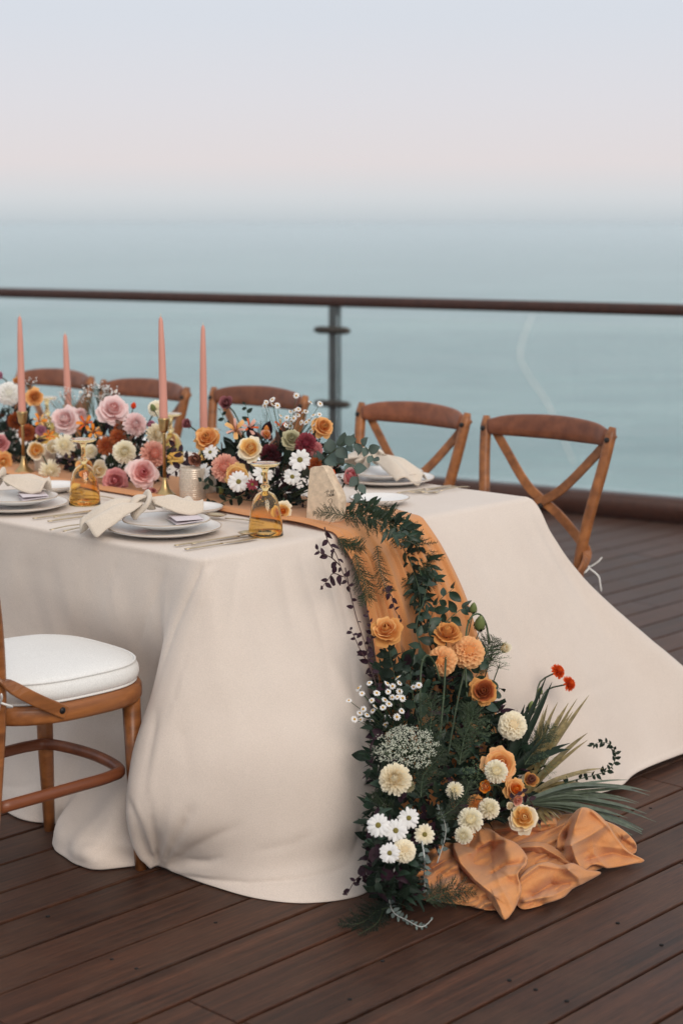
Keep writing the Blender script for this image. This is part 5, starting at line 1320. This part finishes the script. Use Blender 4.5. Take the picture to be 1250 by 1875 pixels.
rose(head(432, 872, 's', .55, 46, .1, .0, KR), 'apricot rose behind the white chrysanthemum and goblet stem', ['p_apricot', 'p_yellow'], A3, DAISY_)
daisy(head(437, 882, 's', .52, 42, -.1, .1), 'large white daisy pressed against the second goblet', A3, DAISY_, 16)
daisy(head(462, 887, 's', .52, 24, .1, .1), 'small raspberry red daisy behind the goblet stem', A3, DAISY_, 10, 'p_berry')
daisy(head(482, 868, 's', .54, 40, .3, .3), 'white daisy behind the second goblet foot', A3, DAISY_, 13)
mum(head(495, 833, 's', .62, 44, .1, .2, KM), 'burgundy dahlia in the dark heart of the daisy centrepiece', 'p_wine', A3, DAISY_, 'wide', 'dahlia')
rose(head(487, 800, 's', .66, 30, .1, .5, KR), 'small peach rose below a chamomile stalk', ['p_apricot', 'p_salmon'], A3, DAISY_, CUP)
bud(head(488, 786, 's', .68, 18, .0, 1.2), 'apricot bud standing over the small peach rose', A3, 'flower buds', 'p_apricot')
alstro(head(513, 783, 's', .70, 28, .2, .8), 'orange tipped alstroemeria among the chamomile stalks', ['p_flame', 'p_apricot'], A3, DAISY_)
rose(head(533, 805, 's', .60, 38, .1, .3, KR), 'sage green antique rose amid the chamomile', ['p_sage', 'p_sage'], A3, DAISY_)
mum(head(560, 812, 's', .62, 44, .1, .2, KM), 'wine red chrysanthemum beside the sage rose', 'p_berry', A3, DAISY_, 'ball')
mum(head(577, 822, 's', .64, 32, .3, .2, KM), 'dusky salmon chrysanthemum beside the wine red one', 'p_dusty', A3, DAISY_, 'ball')
rose(head(590, 783, 's', .70, 42, .5, .4, KR), 'amber orange rose beside the railing post and chamomile', ['p_tan', 'p_apricot'], A3, DAISY_)
daisy(head(549, 842, 's', .55, 46, .1, .2), 'white daisy with green eye above the table stone', A3, DAISY_, 11, rays=RAY_N)
daisy(head(535, 873, 's', .53, 36, -.1, .1), 'white daisy just beside the table stone', A3, DAISY_, 11, 'white', rays=RAY_N)
daisy(head(385, 828, 's', .58, 30, -.3, .3), 'white daisy under the burnt orange rose', A3, DAISY_, 12)
daisy(head(372, 866, 's', .56, 40, -1.0, .3), 'white daisy turned side on above the votive', A3, DAISY_, 12)
mum(head(577, 850, 's', .58, 30, .2, .2, KM), 'rust chrysanthemum peeping over the table stone', 'p_copper', A3, DAISY_, 'spider')
daisy(head(611, 878, 's', .56, 30, .4, .2), 'white daisy half hidden behind the sloping table stone edge', A3, DAISY_, 11, rays=RAY_N)
mum(head(606, 866, 's', .57, 18, .2, .2, KM), 'tiny red chrysanthemum over the sloping table stone edge', 'p_flame', A3, DAISY_, 'ball')
rose(head(634, 880, 's', .58, 42, .4, .5, KR * 1.15), 'pink rose bud streaked with cream under the gum leaves', ['p_rosered', 'p_pink'], A3, DAISY_, CUP, squash=1.5)
rose(head(517, 935, 's', .47, 36, .15, -.05, KR), 'yellow rose laid on the runner between goblet and stone', ['p_orange', 'p_yellow', 'p_cream'], spot(520, 912, 's', .56), DAISY_)
bud(head(403, 897, 's', .54, 22, -.3, .4), 'pale green bud low beside the votive', A3, 'flower buds')
bud(head(540, 818, 's', .62, 15, .3, .6), 'green bud between sage rose and white daisy', A3, 'flower buds')
CH3 = [(422, 290), (455, 258), (405, 330), (492, 312) , (490, 258), (550, 328), (765, 215), (928, 290), (1038, 308), (742, 385), (842, 395), (782, 435), (960, 438), (1030, 430), (655, 468), (735, 475), (588, 445), (708, 508), (652, 520), (648, 555), (697, 563), (820, 522), (905, 500), (960, 535), (1005, 495), (975, 495), (930, 620), (875, 395), (790, 370), (700, 400), (880, 520)]
CH3 = [(420 + x / 6.25, 690 + y / 6.25) for x, y in CH3 if (x, y) not in ((455, 258),)]
spray('chamomile', 'tall chamomile spray standing above the daisy centrepiece', 'chamomile', [spot(x, y, 's', .66 + .06 * HR.random()) for x, y in CH3], A3, [.0085 * HR.uniform(.85, 1.12) for _ in CH3], 'chamomile sprays')
gyp('faint seed heads beside the chamomile stalk', [spot(x, y, 's', .70) for x, y in ((485, 750), (475, 775), (468, 790))], A3, 26, .006, .0016)
# leaves of the table arrangements
def path(axis, *pts): return [spot(x, y, axis, v) for x, y, v in pts]
sprig('eucalyptus_sprig', 'grey green gum sprig arching beyond the table stone', 'eucalyptus', path('s', (575, 860, .66), (605, 830, .63), (640, 812, .60), (668, 818, .58), (686, 842, .57)), 13, .042, 'round', 'leaf_gum', 'gum leaf sprigs', spread=.8, taper=.55)
sprig('eucalyptus_sprig', 'grey green gum sprig leaning over the table stone top', 'eucalyptus', path('s', (560, 880, .62), (585, 850, .60), (610, 826, .58), (632, 808, .58)), 8, .046, 'round', 'leaf_gum', 'gum leaf sprigs', spread=.8, taper=.8)
sprig('eucalyptus_sprig', 'short gum sprig hanging over the streaked pink bud', 'eucalyptus', path('s', (610, 850, .60), (640, 850, .58), (655, 875, .56), (657, 905, .55)), 6, .040, 'round', 'leaf_gum', 'gum leaf sprigs', spread=.7)
sprig('plum_leaf_sprig', 'dusky plum leaves beside the mauve rose bud', 'foliage sprig', path('s', (372, 880, .64), (350, 850, .62), (332, 830, .60), (318, 815, .60)), 8, .032, 'oval', 'leaf_plum', 'plum leaf sprigs', 'stem_red')
sprig('plum_leaf_sprig', 'plum leaves hanging between front candle and votive', 'foliage sprig', path('s', (372, 870, .60), (345, 856, .58), (328, 858, .57), (312, 870, .57)), 6, .034, 'oval', 'leaf_plum', 'plum leaf sprigs', 'stem_red')
sprig('ruscus_sprig', 'upright dark leafy sprig behind the alstroemeria', 'foliage sprig', path('s', (470, 850, .70), (462, 800, .72), (455, 765, .74), (449, 738, .76)), 8, .026, 'oval', 'leaf', 'ruscus sprigs')
sprig('ruscus_sprig', 'dark leaves along the stem of the tall mauve rose', 'foliage sprig', path('s', (450, 860, .70), (430, 800, .72), (412, 770, .73), (402, 750, .74)), 7, .024, 'oval', 'leaf', 'ruscus sprigs')
sprig('ruscus_sprig', 'dark leaves spreading low over the runner beside the second goblet', 'foliage sprig', path('s', (450, 905, .56), (420, 915, .53), (395, 925, .51), (370, 930, .49)), 10, .034, 'oval', 'leaf', 'ruscus sprigs')
sprig('ruscus_sprig', 'dark leaves reaching below the salmon chrysanthemum', 'foliage sprig', path('s', (450, 890, .57), (420, 895, .54), (390, 890, .52), (368, 880, .51)), 9, .034, 'oval', 'leaf', 'ruscus sprigs')
sprig('ruscus_sprig', 'brown tinted leaves between the blush dahlia and rust chrysanthemum', 'foliage sprig', path('s', (240, 850, .62), (238, 815, .60), (232, 790, .60), (220, 775, .60)), 8, .028, 'oval', 'leaf_brown', 'ruscus sprigs')
sprig('plum_leaf_sprig', 'small dark leaves under the shaggy cream chrysanthemum', 'foliage sprig', path('s', (150, 845, .56), (130, 842, .54), (110, 838, .53), (98, 850, .53)), 8, .022, 'oval', 'leaf_plum', 'plum leaf sprigs', 'stem_red')

# garland of ruscus and fern from the stone over the table end
def rp(pts): return [spot(x, y, a, v) for x, y, a, v in pts]
gl = [('garland sprig of dark ruscus running from the stone to the table end', [(615, 935, 'z', .775), (660, 940, 'z', .785), (710, 958, 'z', .79), (752, 985, 'z', .785)], 26, .040),
      ('garland sprig of dark ruscus dropping over the table end', [(700, 945, 'z', .79), (745, 970, 'z', .79), (770, 1010, 'e', .07), (775, 1060, 'e', .14), (768, 1095, 'e', .17)], 30, .040),
      ('inner garland sprig of ruscus falling down the runner', [(690, 955, 'z', .785), (725, 985, 'z', .775), (745, 1020, 'e', .07), (755, 1065, 'e', .13), (760, 1100, 'e', .17)], 26, .036),
      ('ruscus sprig in the garland beside the bread plate', [(640, 920, 'z', .79), (680, 925, 'z', .80), (720, 945, 'z', .80), (760, 975, 'z', .775)], 22, .036),
      ('ruscus sprig bridging the garland and the fanning leaves below', [(765, 1030, 'e', .12), (775, 1075, 'e', .17), (783, 1120, 'e', .21), (790, 1165, 'e', .25)], 22, .038),
      ('ruscus tuft at the thickest drop of the garland', [(735, 985, 'z', .785), (772, 1005, 'e', .08), (790, 1040, 'e', .13), (795, 1062, 'e', .15)], 22, .040),
      ('ruscus sprig hugging the runner beneath the garland drop', [(742, 1000, 'e', .05), (755, 1040, 'e', .12), (768, 1090, 'e', .18), (765, 1140, 'e', .22)], 24, .036),
      ('ruscus sprig pointing up from the garland at the pink bud', [(690, 945, 'z', .79), (665, 915, 'z', .80), (650, 895, 'z', .82)], 9, .030)]
for lb, pts, n_, sz in gl: sprig('ruscus_sprig', lb, 'foliage sprig', rp(pts), n_, sz, 'long', 'leaf_blue' if n_ % 3 else 'leaf', 'ruscus sprigs', spread=.6, taper=.9, jitter=.6)
fern('asparagus_fern', 'feathery fern lying across the face of the table stone', rp([(640, 946, 's', .46), (615, 941, 's', .455), (595, 938, 's', .45), (572, 941, 's', .45)]), .030, 46)
for lb, pts, w_, n_ in (('fern frond in the garland along the bread plate', [(630, 945, 'z', .78), (680, 950, 'z', .79), (730, 965, 'z', .79), (770, 995, 'z', .77)], .055, 90),
                        ('fern frond hanging thickest over the table end', [(735, 965, 'z', .785), (765, 1000, 'e', .06), (778, 1050, 'e', .13), (770, 1110, 'e', .18)], .055, 100),
                        ('fern frond hanging behind the garland ruscus', [(715, 970, 'z', .78), (740, 1010, 'e', .05), (752, 1060, 'e', .12), (765, 1120, 'e', .17)], .045, 90),
                        ('small fern tuft high on the runner just below the table edge', [(618, 985, 'e', .03), (640, 1000, 'e', .05), (668, 1002, 'e', .06)], .040, 60),
                        ('wispy fern on the runner above the tan rose', [(650, 1015, 'e', .09), (660, 1050, 'e', .12), (672, 1085, 'e', .15), (660, 1110, 'e', .17)], .040, 80),
                        ('wispy fern hanging along the middle pleats of the runner', [(690, 1000, 'e', .07), (695, 1040, 'e', .12), (705, 1075, 'e', .15), (716, 1085, 'e', .16)], .030, 60)):
    fern('asparagus_fern', lb, rp(pts), w_, n_)
for lb, pts, n_, sz in (('plum sprig hanging over white cloth beside the runner top', [(594, 965, 'e', .03), (600, 990, 'e', .05), (615, 1015, 'e', .08), (628, 1050, 'e', .12), (640, 1075, 'e', .15)], 9, .026),
                        ('plum twig reaching out onto the white cloth', [(622, 1035, 'e', .11), (605, 1020, 'e', .12), (590, 1015, 'e', .12), (580, 1005, 'e', .12)], 6, .026),
                        ('lower plum twig with broad leaves on the white cloth', [(628, 1056, 'e', .13), (610, 1050, 'e', .14), (600, 1062, 'e', .14), (590, 1075, 'e', .15)], 6, .030),
                        ('plum sprig trailing down the runner border', [(632, 1040, 'e', .12), (640, 1080, 'e', .16), (652, 1130, 'e', .20), (668, 1180, 'e', .24), (680, 1230, 'e', .27)], 9, .024),
                        ('plum sprig curling onto white cloth at mid height', [(690, 1240, 'e', .28), (662, 1195, 'e', .26), (648, 1165, 'e', .24), (640, 1152, 'e', .23)], 8, .024),
                        ('plum sprig with purple leaves on the runner pleats', [(700, 1080, 'e', .16), (716, 1090, 'e', .18), (722, 1115, 'e', .19), (735, 1135, 'e', .20)], 7, .024),
                        ('dark plum sprig under the tan rose', [(690, 1260, 'e', .30), (672, 1200, 'e', .27), (680, 1160, 'e', .24), (672, 1120, 'e', .21)], 14, .028),
                        ('plum sprig draped at the cloth hem', [(690, 1575, 'e', .50), (665, 1600, 'e', .47), (650, 1612, 'e', .44), (634, 1640, 'e', .42)], 9, .026),
                        ('dark plum sprig between white daisies and cloth', [(700, 1480, 'e', .42), (685, 1540, 'e', .47), (672, 1580, 'e', .48), (668, 1610, 'e', .47)], 14, .028),
                        ('plum leaves around the yellow peach rose', [(930, 1470, 'e', .52), (955, 1450, 'e', .53), (975, 1475, 'e', .54), (986, 1502, 'e', .55)], 9, .024),
                        ('plum sprig beside the cream freesia', [(840, 1500, 'e', .50), (832, 1450, 'e', .48), (828, 1425, 'e', .46)], 8, .026)):
    sprig('plum_leaf_sprig', lb, 'foliage sprig', rp(pts), n_, sz, 'oval', 'leaf_plum', 'plum leaf sprigs', 'stem_red', jitter=.75, taper=.5)

# ------------------------------------------------------------------ floor cascade
def ep(py): return float(np.interp(py, [1050, 1150, 1250, 1350, 1450, 1550, 1650], [.19, .25, .33, .41, .49, .55, .60]))
def casc(rd):
    py = rd.uniform(1205, 1645); l = np.interp(py, [1200, 1300, 1400, 1500, 1600, 1650], [700, 685, 676, 676, 680, 690]); r = np.interp(py, [1200, 1260, 1330, 1400, 1480, 1510, 1545, 1600, 1650], [830, 880, 945, 975, 985, 880, 775, 748, 760])
    px = rd.uniform(l, r); e = ep(py) - rd.random() ** 1.1 * .19 - .02
    p = spot(px, py, 'e', e); p.z = max(p.z, .012)
    return p, (E_ * .7 + UP * .5 + RT * (px - (l + r) / 2) / 120)
bed('cascade_foliage', 'dense dark greenery of the floor cascade at the foot of the table', 2700, casc, .036, ['leaf', 'leaf_blue', 'leaf_plum'], 'oval', 4)
AC = [W(.62, .30, .02), W(.50, .34, .03), W(.74, .34, .02)]
def hd(px, py, d, tx=0, ty=.25, k=1.0, off=.02): return head(px, py, 'e', ep(py) + off, d, tx, ty, k)
def root_of(px): return AC[1] if px < 770 else (AC[0] if px < 870 else AC[2])
for px, py, d, tx, ty, lb, mats, kw in (
  (707, 1156, 58, -.1, .55, 'tan orange rose highest on the runner, standing clear of the leaves', ['p_tan', 'p_apricot', 'p_tan'], {}),
  (818, 1163, 54, .1, 1.3, 'tan rose seen side on above the peach carnations', ['p_tan', 'p_tan'], {}),
  (884, 1267, 54, .1, .2, 'copper brown rose beside the flared cloth', ['p_copper', 'p_rust', 'p_tan'], {}),
  (914, 1402, 66, .2, .4, 'big peach rose behind a cream chrysanthemum', ['p_apricot', 'p_apricot', 'p_peach'], {}),
  (941, 1446, 42, .4, .1, 'small apricot rose below the big peach rose', ['p_orange', 'p_apricot'], {}),
  (890, 1440, 32, -.3, 0, 'half open orange rose below the cream chrysanthemum', ['p_apricot', 'p_orange'], {'layers': CUP}),
  (957, 1498, 56, .15, .15, 'yellow peach rose resting on the pooled orange fabric', ['p_yellow', 'p_yellow', 'p_cream'], {}),
  (934, 1478, 24, -.2, .5, 'tiny cream rose bud above the yellow peach rose', ['p_cream'], {'layers': CUP}),
  (945, 1464, 30, .3, -.2, 'small salmon rose between apricot and yellow peach roses', ['p_salmon'], {'layers': CUP}),
  (920, 1188, 34, .5, .3, 'pale yellow rose hidden behind feathery green at the cloth', ['p_cream', 'p_ivory'], {'layers': CUP}),
  (968, 1430, 40, .4, .3, 'faded peach rose behind the palm blades', ['p_brown', 'p_tan'], {'layers': CUP})):
    rose(hd(px, py, d, tx, ty, KR), lb, mats, root_of(px), FLOOR, **kw)
for px, py, d, tx, ty, lb, mat, kind, nm, off in (
  (857, 1193, 64, .1, .25, 'full peach carnation beside the pale yellow rose', 'p_peach', 'carn', 'carnation', .03),
  (808, 1210, 58, -.2, .0, 'pale peach carnation with green stalks crossing in front', 'p_peach', 'carn', 'carnation', .0),
  (939, 1328, 56, .2, .15, 'cream peach carnation over the palm blades', 'p_cream', 'carn', 'carnation', .03),
  (722, 1426, 62, -.15, .25, 'large cream chrysanthemum under the white lace flower', 'p_cream', 'wide', 'chrysanthemum', .03),
  (908, 1412, 46, .05, .2, 'cream chrysanthemum in front of the big peach rose', 'p_ivory', 'ball', 'chrysanthemum', .07),
  (895, 1480, 42, .2, .2, 'cream pompon chrysanthemum above the pooled fabric', 'p_ivory', 'ball', 'chrysanthemum', .03),
  (861, 1501, 50, 0, .2, 'cream chrysanthemum lowest beside the pooled fabric', 'p_ivory', 'ball', 'chrysanthemum', .06),
  (848, 1530, 36, -.1, -.2, 'small cream chrysanthemum touching the pooled fabric', 'p_ivory', 'ball', 'chrysanthemum', .05),
  (740, 1557, 46, .1, .2, 'cream carnation beside the lowest white daisy', 'p_cream', 'carn', 'carnation', .03),
  (870, 1470, 34, 0, .2, 'rusty orange chrysanthemum between two cream ones', 'p_tan', 'spider', 'chrysanthemum', .0),
  (748, 1440, 26, .2, -.3, 'small straw chrysanthemum beneath the large cream one', 'p_sage', 'spider', 'chrysanthemum', .0),
  (832, 1447, 36, 0, .2, 'creamy freesia blooms among plum leaves', 'p_ivory', 'spider', 'freesia', .03),
  (1021, 1229, 30, 1.5, .9, 'upper orange gerbera on a thin stem against the cloth', 'p_flame', 'wide', 'gerbera', .0),
  (1041, 1252, 30, 1.8, .5, 'lower orange gerbera on a thin stem against the cloth', 'p_flame', 'wide', 'gerbera', .0)):
    k_ = KC if kind == 'carn' else KM
    M0 = hd(px, py, d, tx, ty, k_, off)
    mum(M0, lb, mat, root_of(px) if nm != 'gerbera' else spot(968, 1315, 'e', .38), FLOOR, kind, nm)
for px, py, d, tx, ty, lb, mat in ((692, 1511, 46, -.1, .2, 'white daisy closest to the tablecloth in the daisy cluster', 'white'), (724, 1521, 46, 0, .2, 'white daisy in the middle of the cluster of three', 'white'),
                              (748, 1498, 42, .1, .25, 'white daisy uppermost in the cluster of three', 'white'), (777, 1528, 40, .1, .1, 'shaded ivory daisy hanging over the silvery trail', 'p_ivory'), (713, 1562, 40, -.1, .0, 'lowest white daisy, against the cream carnation', 'white')):
    daisy(hd(px, py, d, tx, ty), lb, root_of(px), FLOOR, 15, mat)
for px, py, d, lb, tgt in ((866, 1113, 24, 'green lisianthus bud standing highest in the cascade', (850, 1190)), (878, 1141, 34, 'fat green bud just below the highest bud', (858, 1200)), (988, 1265, 17, 'small green bud on a curved stem under the gerberas', (945, 1320)), (972, 1294, 26, 'round green bud above the palm blades', (940, 1330))):
    bud(hd(px, py, d, .2, 1.4), lb, spot(tgt[0], tgt[1], 'e', ep(tgt[1])), 'flower buds')
CHF = [(475, 440), (800, 375), (740, 478), (820, 440), (680, 445), (690, 540), (820, 535), (980, 487), (390, 560), (350, 500), (560, 555), (735, 605), (795, 600), (855, 615), (700, 680), (655, 635), (500, 640), (545, 710), (630, 720), (450, 805), (375, 860), (305, 855), (365, 785), (405, 740), (240, 640), (790, 830), (655, 920), (680, 830), (845, 760), (505, 880), (515, 755), (1040, 465)]
hs = [spot(600 + x / 6.25, 1180 + y / 6.25, 'e', .33 + .05 * HR.random()) for x, y in CHF]
spray('chamomile', 'chamomile spray in the floor cascade above the white lace flower', 'chamomile', hs, W(.50, .27, .16), [.0082 * HR.uniform(.85, 1.15) for _ in hs], 'chamomile sprays')
umbel(hd(742, 1365, 112, -.1, 1.0, 1.0, .03), 'large creamy white lace flower above the cream chrysanthemum', 'umbel_white', AC[1], 'lace flowers', 1900, 1.0, 'lace_flower', 46, .026)
umbel(hd(703, 1375, 34, -.4, .5), 'small white lace flower at the border of the large one', 'umbel_white', AC[1], 'lace flowers', 200, 1.0, 'lace_flower', 10, .05)
umbel(hd(876, 1338, 56, 0, .6), 'green lace flower beneath the copper rose', 'umbel_green', AC[0], 'lace flowers', 420)
umbel(hd(872, 1418, 56, 0, .4), 'green lace flower beside the cream chrysanthemum and peach rose', 'umbel_green', AC[0], 'lace flowers', 420)
umbel(hd(900, 1195, 66, .3, 1.6), 'grey green lace flower behind the full peach carnation', 'umbel_green', AC[2], 'lace flowers', 420)
umbel(hd(915, 1213, 46, .5, 2.0), 'frilly pale green lace flower drooping by the cloth', 'umbel_white', AC[2], 'lace flowers', 260, 1.6, 'lace_flower', 16, .03)
umbel(hd(1000, 1340, 52, .4, .8), 'feathery green lace flower over the palm fan', 'umbel_green', AC[2], 'lace flowers', 360)
umbel(hd(1000, 1400, 50, .4, .3), 'lower green lace flower in front of the palm fan', 'umbel_green', AC[2], 'lace flowers', 360)
for lb, pts, w_, n_ in (('feathery fern rising through the dark middle of the cascade', [(790, 1420, 'e', .50), (785, 1360, 'e', .47), (790, 1300, 'e', .43), (780, 1270, 'e', .40)], .05, 70),
                        ('feathery fern under the copper rose', [(840, 1400, 'e', .50), (850, 1350, 'e', .47), (865, 1310, 'e', .44), (860, 1285, 'e', .42)], .05, 70),
                        ('feathery fern spreading beneath the creamy freesia', [(800, 1500, 'e', .55), (830, 1480, 'e', .54), (850, 1455, 'e', .53), (858, 1430, 'e', .52)], .045, 60),
                        ('feathery fern beside the large white lace flower', [(770, 1460, 'e', .52), (775, 1420, 'e', .50), (800, 1390, 'e', .49), (815, 1370, 'e', .48)], .045, 60),
                        ('feathery fern reaching over the cloth beside the white daisies', [(720, 1500, 'e', .47), (700, 1470, 'e', .45), (685, 1450, 'e', .43)], .04, 45)):
    fern('asparagus_fern', lb, rp(pts), w_, n_)
fern('asparagus_fern', 'feathery green tuft behind the highest buds', rp([(880, 1235, 'e', .30), (890, 1195, 'e', .29), (905, 1165, 'e', .28)]), .05, 60)
fern('asparagus_fern', 'feathery tuft among the upper palm blades', rp([(960, 1400, 'e', .45), (985, 1360, 'e', .44), (1015, 1325, 'e', .43)]), .045, 50)
# drooping green stalks in front of the carnations
for lb, pts in (('bent green stalk looping over beside the pale peach carnation', [(770, 1330, 'e', .38), (769, 1260, 'e', .36), (772, 1215, 'e', .34), (782, 1200, 'e', .34), (795, 1215, 'e', .34), (805, 1245, 'e', .35)]),
                ('tall green stalk with a shepherd crook bend under the highest bud', [(858, 1330, 'e', .37), (852, 1230, 'e', .32), (853, 1160, 'e', .28), (862, 1130, 'e', .27), (878, 1125, 'e', .27), (890, 1145, 'e', .27), (895, 1180, 'e', .28)]),
                ('straight green stalk crossing the pale peach carnation', [(805, 1350, 'e', .40), (812, 1270, 'e', .37), (816, 1200, 'e', .31)]),
                ('pale green jointed stem running down from the full carnation', [(820, 1380, 'e', .42), (836, 1290, 'e', .38), (850, 1225, 'e', .32)])):
    pp = rp(pts); o0 = pp[0]; t = tag(empty('bare_stalk', Matrix.Translation(o0)), lb, 'flower stalk', 'bare green flower stalks')
    obj('stalk', *tube([p - o0 for p in catmull(pp, 24)], .0024, 7), M['stem'], t)
    v, f = tube([catmull(pp, 24)[10] - o0 + Vector((0, 0, -.004)), catmull(pp, 24)[10] - o0 + Vector((0, 0, .004))], .0036, 7); obj('node', v, f, M['stem'], t)
for lb, pts, n_, sz, kd, mt in (('ruscus sprig with big dark leaves fanning over the runner', [(800, 1190, 'e', .26), (785, 1150, 'e', .24), (800, 1105, 'e', .22), (832, 1075, 'e', .21)], 11, .042, 'oval', 'leaf_blue'),
                                ('ruscus sprig reaching towards the flared cloth below the highest bud', [(790, 1170, 'e', .25), (815, 1140, 'e', .24), (840, 1118, 'e', .23), (850, 1115, 'e', .23)], 8, .040, 'oval', 'leaf_blue'),
                                ('ruscus sprig pointing up along the runner centre', [(775, 1200, 'e', .26), (762, 1150, 'e', .24), (775, 1100, 'e', .21), (785, 1060, 'e', .18)], 9, .036, 'oval', 'leaf_blue'),
                                ('dark leaves round the stem of the tan orange rose', [(735, 1300, 'e', .36), (722, 1240, 'e', .31), (712, 1190, 'e', .27)], 10, .044, 'oval', 'leaf'),
                                ('dark leaves behind the copper rose', [(870, 1320, 'e', .36), (895, 1280, 'e', .34), (915, 1260, 'e', .33)], 6, .050, 'oval', 'leaf_blue'),
                                ('dark leaves under the full peach carnation', [(850, 1330, 'e', .36), (860, 1260, 'e', .32), (880, 1225, 'e', .30)], 8, .046, 'oval', 'leaf_blue'),
                                ('dark leaves rising over the shaded runner', [(770, 1340, 'e', .36), (755, 1270, 'e', .31), (750, 1215, 'e', .27)], 10, .040, 'oval', 'leaf_blue')):
    sprig('ruscus_sprig', lb, 'foliage sprig', rp(pts), n_, sz, kd, mt, 'ruscus sprigs', spread=.8, taper=.8)
# curled vine against the cloth
sprig('curled_vine', 'curling leafy vine tip against the flared white cloth', 'vine', rp([(985, 1455, 'e', .47), (1040, 1432, 'e', .46), (1085, 1420, 'e', .45), (1113, 1410, 'e', .45), (1126, 1388, 'e', .45), (1120, 1366, 'e', .45), (1100, 1359, 'e', .45), (1080, 1366, 'e', .45)]), 34, .020, 'oval', 'leaf', None, spread=.75, taper=.6, start=.15)
# palm fans
def palm(label, base, tips, mat, w):
    rp_ = rnd_seed(label); more = []
    for x, y, e, sag in tips: more += [(x, y, e, sag), (x + rp_.uniform(-22, 22), y + rp_.uniform(-16, 16), e + rp_.uniform(-.02, .02), sag + rp_.uniform(-.01, .01))]
    tips = more
    b = spot(*base); t = tag(empty('palm_frond', Matrix.Translation(b)), label, 'palm frond', 'palm fronds')
    for k, (x, y, e, sag) in enumerate(tips):
        tip = spot(x, y, 'e', e); mid_ = b.lerp(tip, .5) + Z_ * sag
        blade([b, b.lerp(mid_, .6) + Z_ * sag * .3, mid_, mid_.lerp(tip, .6) + Z_ * sag * .2, tip], w * (.55 + .45 * ((k * 7) % 5) / 4), mat, t, b)
    return t
palm('golden palm fan standing against the flared cloth', (945, 1475, 'e', .44), [(1056, 1279, .40, .01), (1040, 1287, .41, .01), (1048, 1303, .42, .01), (1010, 1310, .42, 0), (1075, 1355, .44, .01), (1086, 1414, .46, .02), (1076, 1441, .47, .02), (1052, 1440, .47, .01), (1030, 1452, .48, .01), (1010, 1475, .49, .0), (995, 1482, .50, 0), (1002, 1290, .41, 0)], 'palm', .0085)
palm('dark palm fan between peach roses and cloth', (915, 1440, 'e', .42), [(1000, 1238, .39, 0), (1042, 1372, .46, .02), (985, 1350, .44, 0), (960, 1290, .41, 0)], 'leaf', .012)
palm('low silvery green palm frond sweeping over the pooled fabric', (955, 1470, 'e', .50), [(1150, 1428, .55, .015), (1168, 1444, .56, .02), (1165, 1472, .57, .02), (1160, 1487, .58, .02), (1200, 1505, .60, .025), (1202, 1540, .61, .03), (1180, 1530, .61, .02), (1085, 1430, .53, 0), (1190, 1450, .56, .03)], 'palm_green', .0075)
palm('short dry palm blades under the golden fan', (975, 1480, 'e', .47), [(985, 1515, .53, .01), (1000, 1512, .53, .01), (1012, 1505, .53, .01), (1025, 1500, .53, .01), (1040, 1492, .53, .01)], 'palm', .006)
# silvery trails and floor fern
sprig('silver_trail', 'silvery grey leafed trail hanging from the cream carnation to the deck', 'trailing plant', rp([(735, 1575, 'e', .53), (718, 1600, 'e', .54), (712, 1640, 'z', .03), (720, 1670, 'z', .012), (745, 1685, 'z', .010), (772, 1697, 'z', .010), (792, 1682, 'z', .012)]), 34, .022, 'oval', 'silver', 'silvery trails', 'silver_stem', spread=.7, taper=.35, r=.0022)
sprig('silver_trail', 'silvery trail draped over the pooled orange fabric', 'trailing plant', rp([(772, 1540, 'e', .56), (777, 1575, 'e', .60), (776, 1610, 'z', .06), (782, 1635, 'z', .04), (805, 1650, 'z', .02)]), 24, .018, 'oval', 'silver', 'silvery trails', 'silver_stem', spread=.7, taper=.6, r=.0018)
sprig('silver_trail', 'silvery twig among dark leaves above the shaded daisy', 'trailing plant', rp([(800, 1580, 'e', .53), (815, 1530, 'e', .53), (812, 1500, 'e', .52), (802, 1478, 'e', .51)]), 18, .016, 'oval', 'silver', 'silvery trails', 'silver_stem', spread=.7, r=.0014)
fern('asparagus_fern', 'fern frond lying over the pooled orange fabric', rp([(780, 1650, 'z', .05), (800, 1640, 'z', .05), (830, 1632, 'z', .045), (872, 1634, 'z', .035)]), .045, 60, 'fern')
fern('asparagus_fern', 'dark fern frond lying on the bare deck boards', rp([(720, 1660, 'z', .012), (690, 1668, 'z', .010), (660, 1690, 'z', .008), (618, 1692, 'z', .006)]), .045, 80, 'leaf')
fern('asparagus_fern', 'second dark fern frond on the deck nearer the daisies', rp([(730, 1640, 'z', .02), (705, 1660, 'z', .010), (690, 1690, 'z', .008), (655, 1712, 'z', .006)]), .040, 70, 'leaf')
sprig('ruscus_sprig', 'dark leaves spilling onto the deck beneath the white daisies', 'foliage sprig', rp([(700, 1580, 'e', .50), (690, 1610, 'z', .04), (700, 1640, 'z', .015), (745, 1660, 'z', .012)]), 20, .036, 'oval', 'leaf', 'ruscus sprigs')
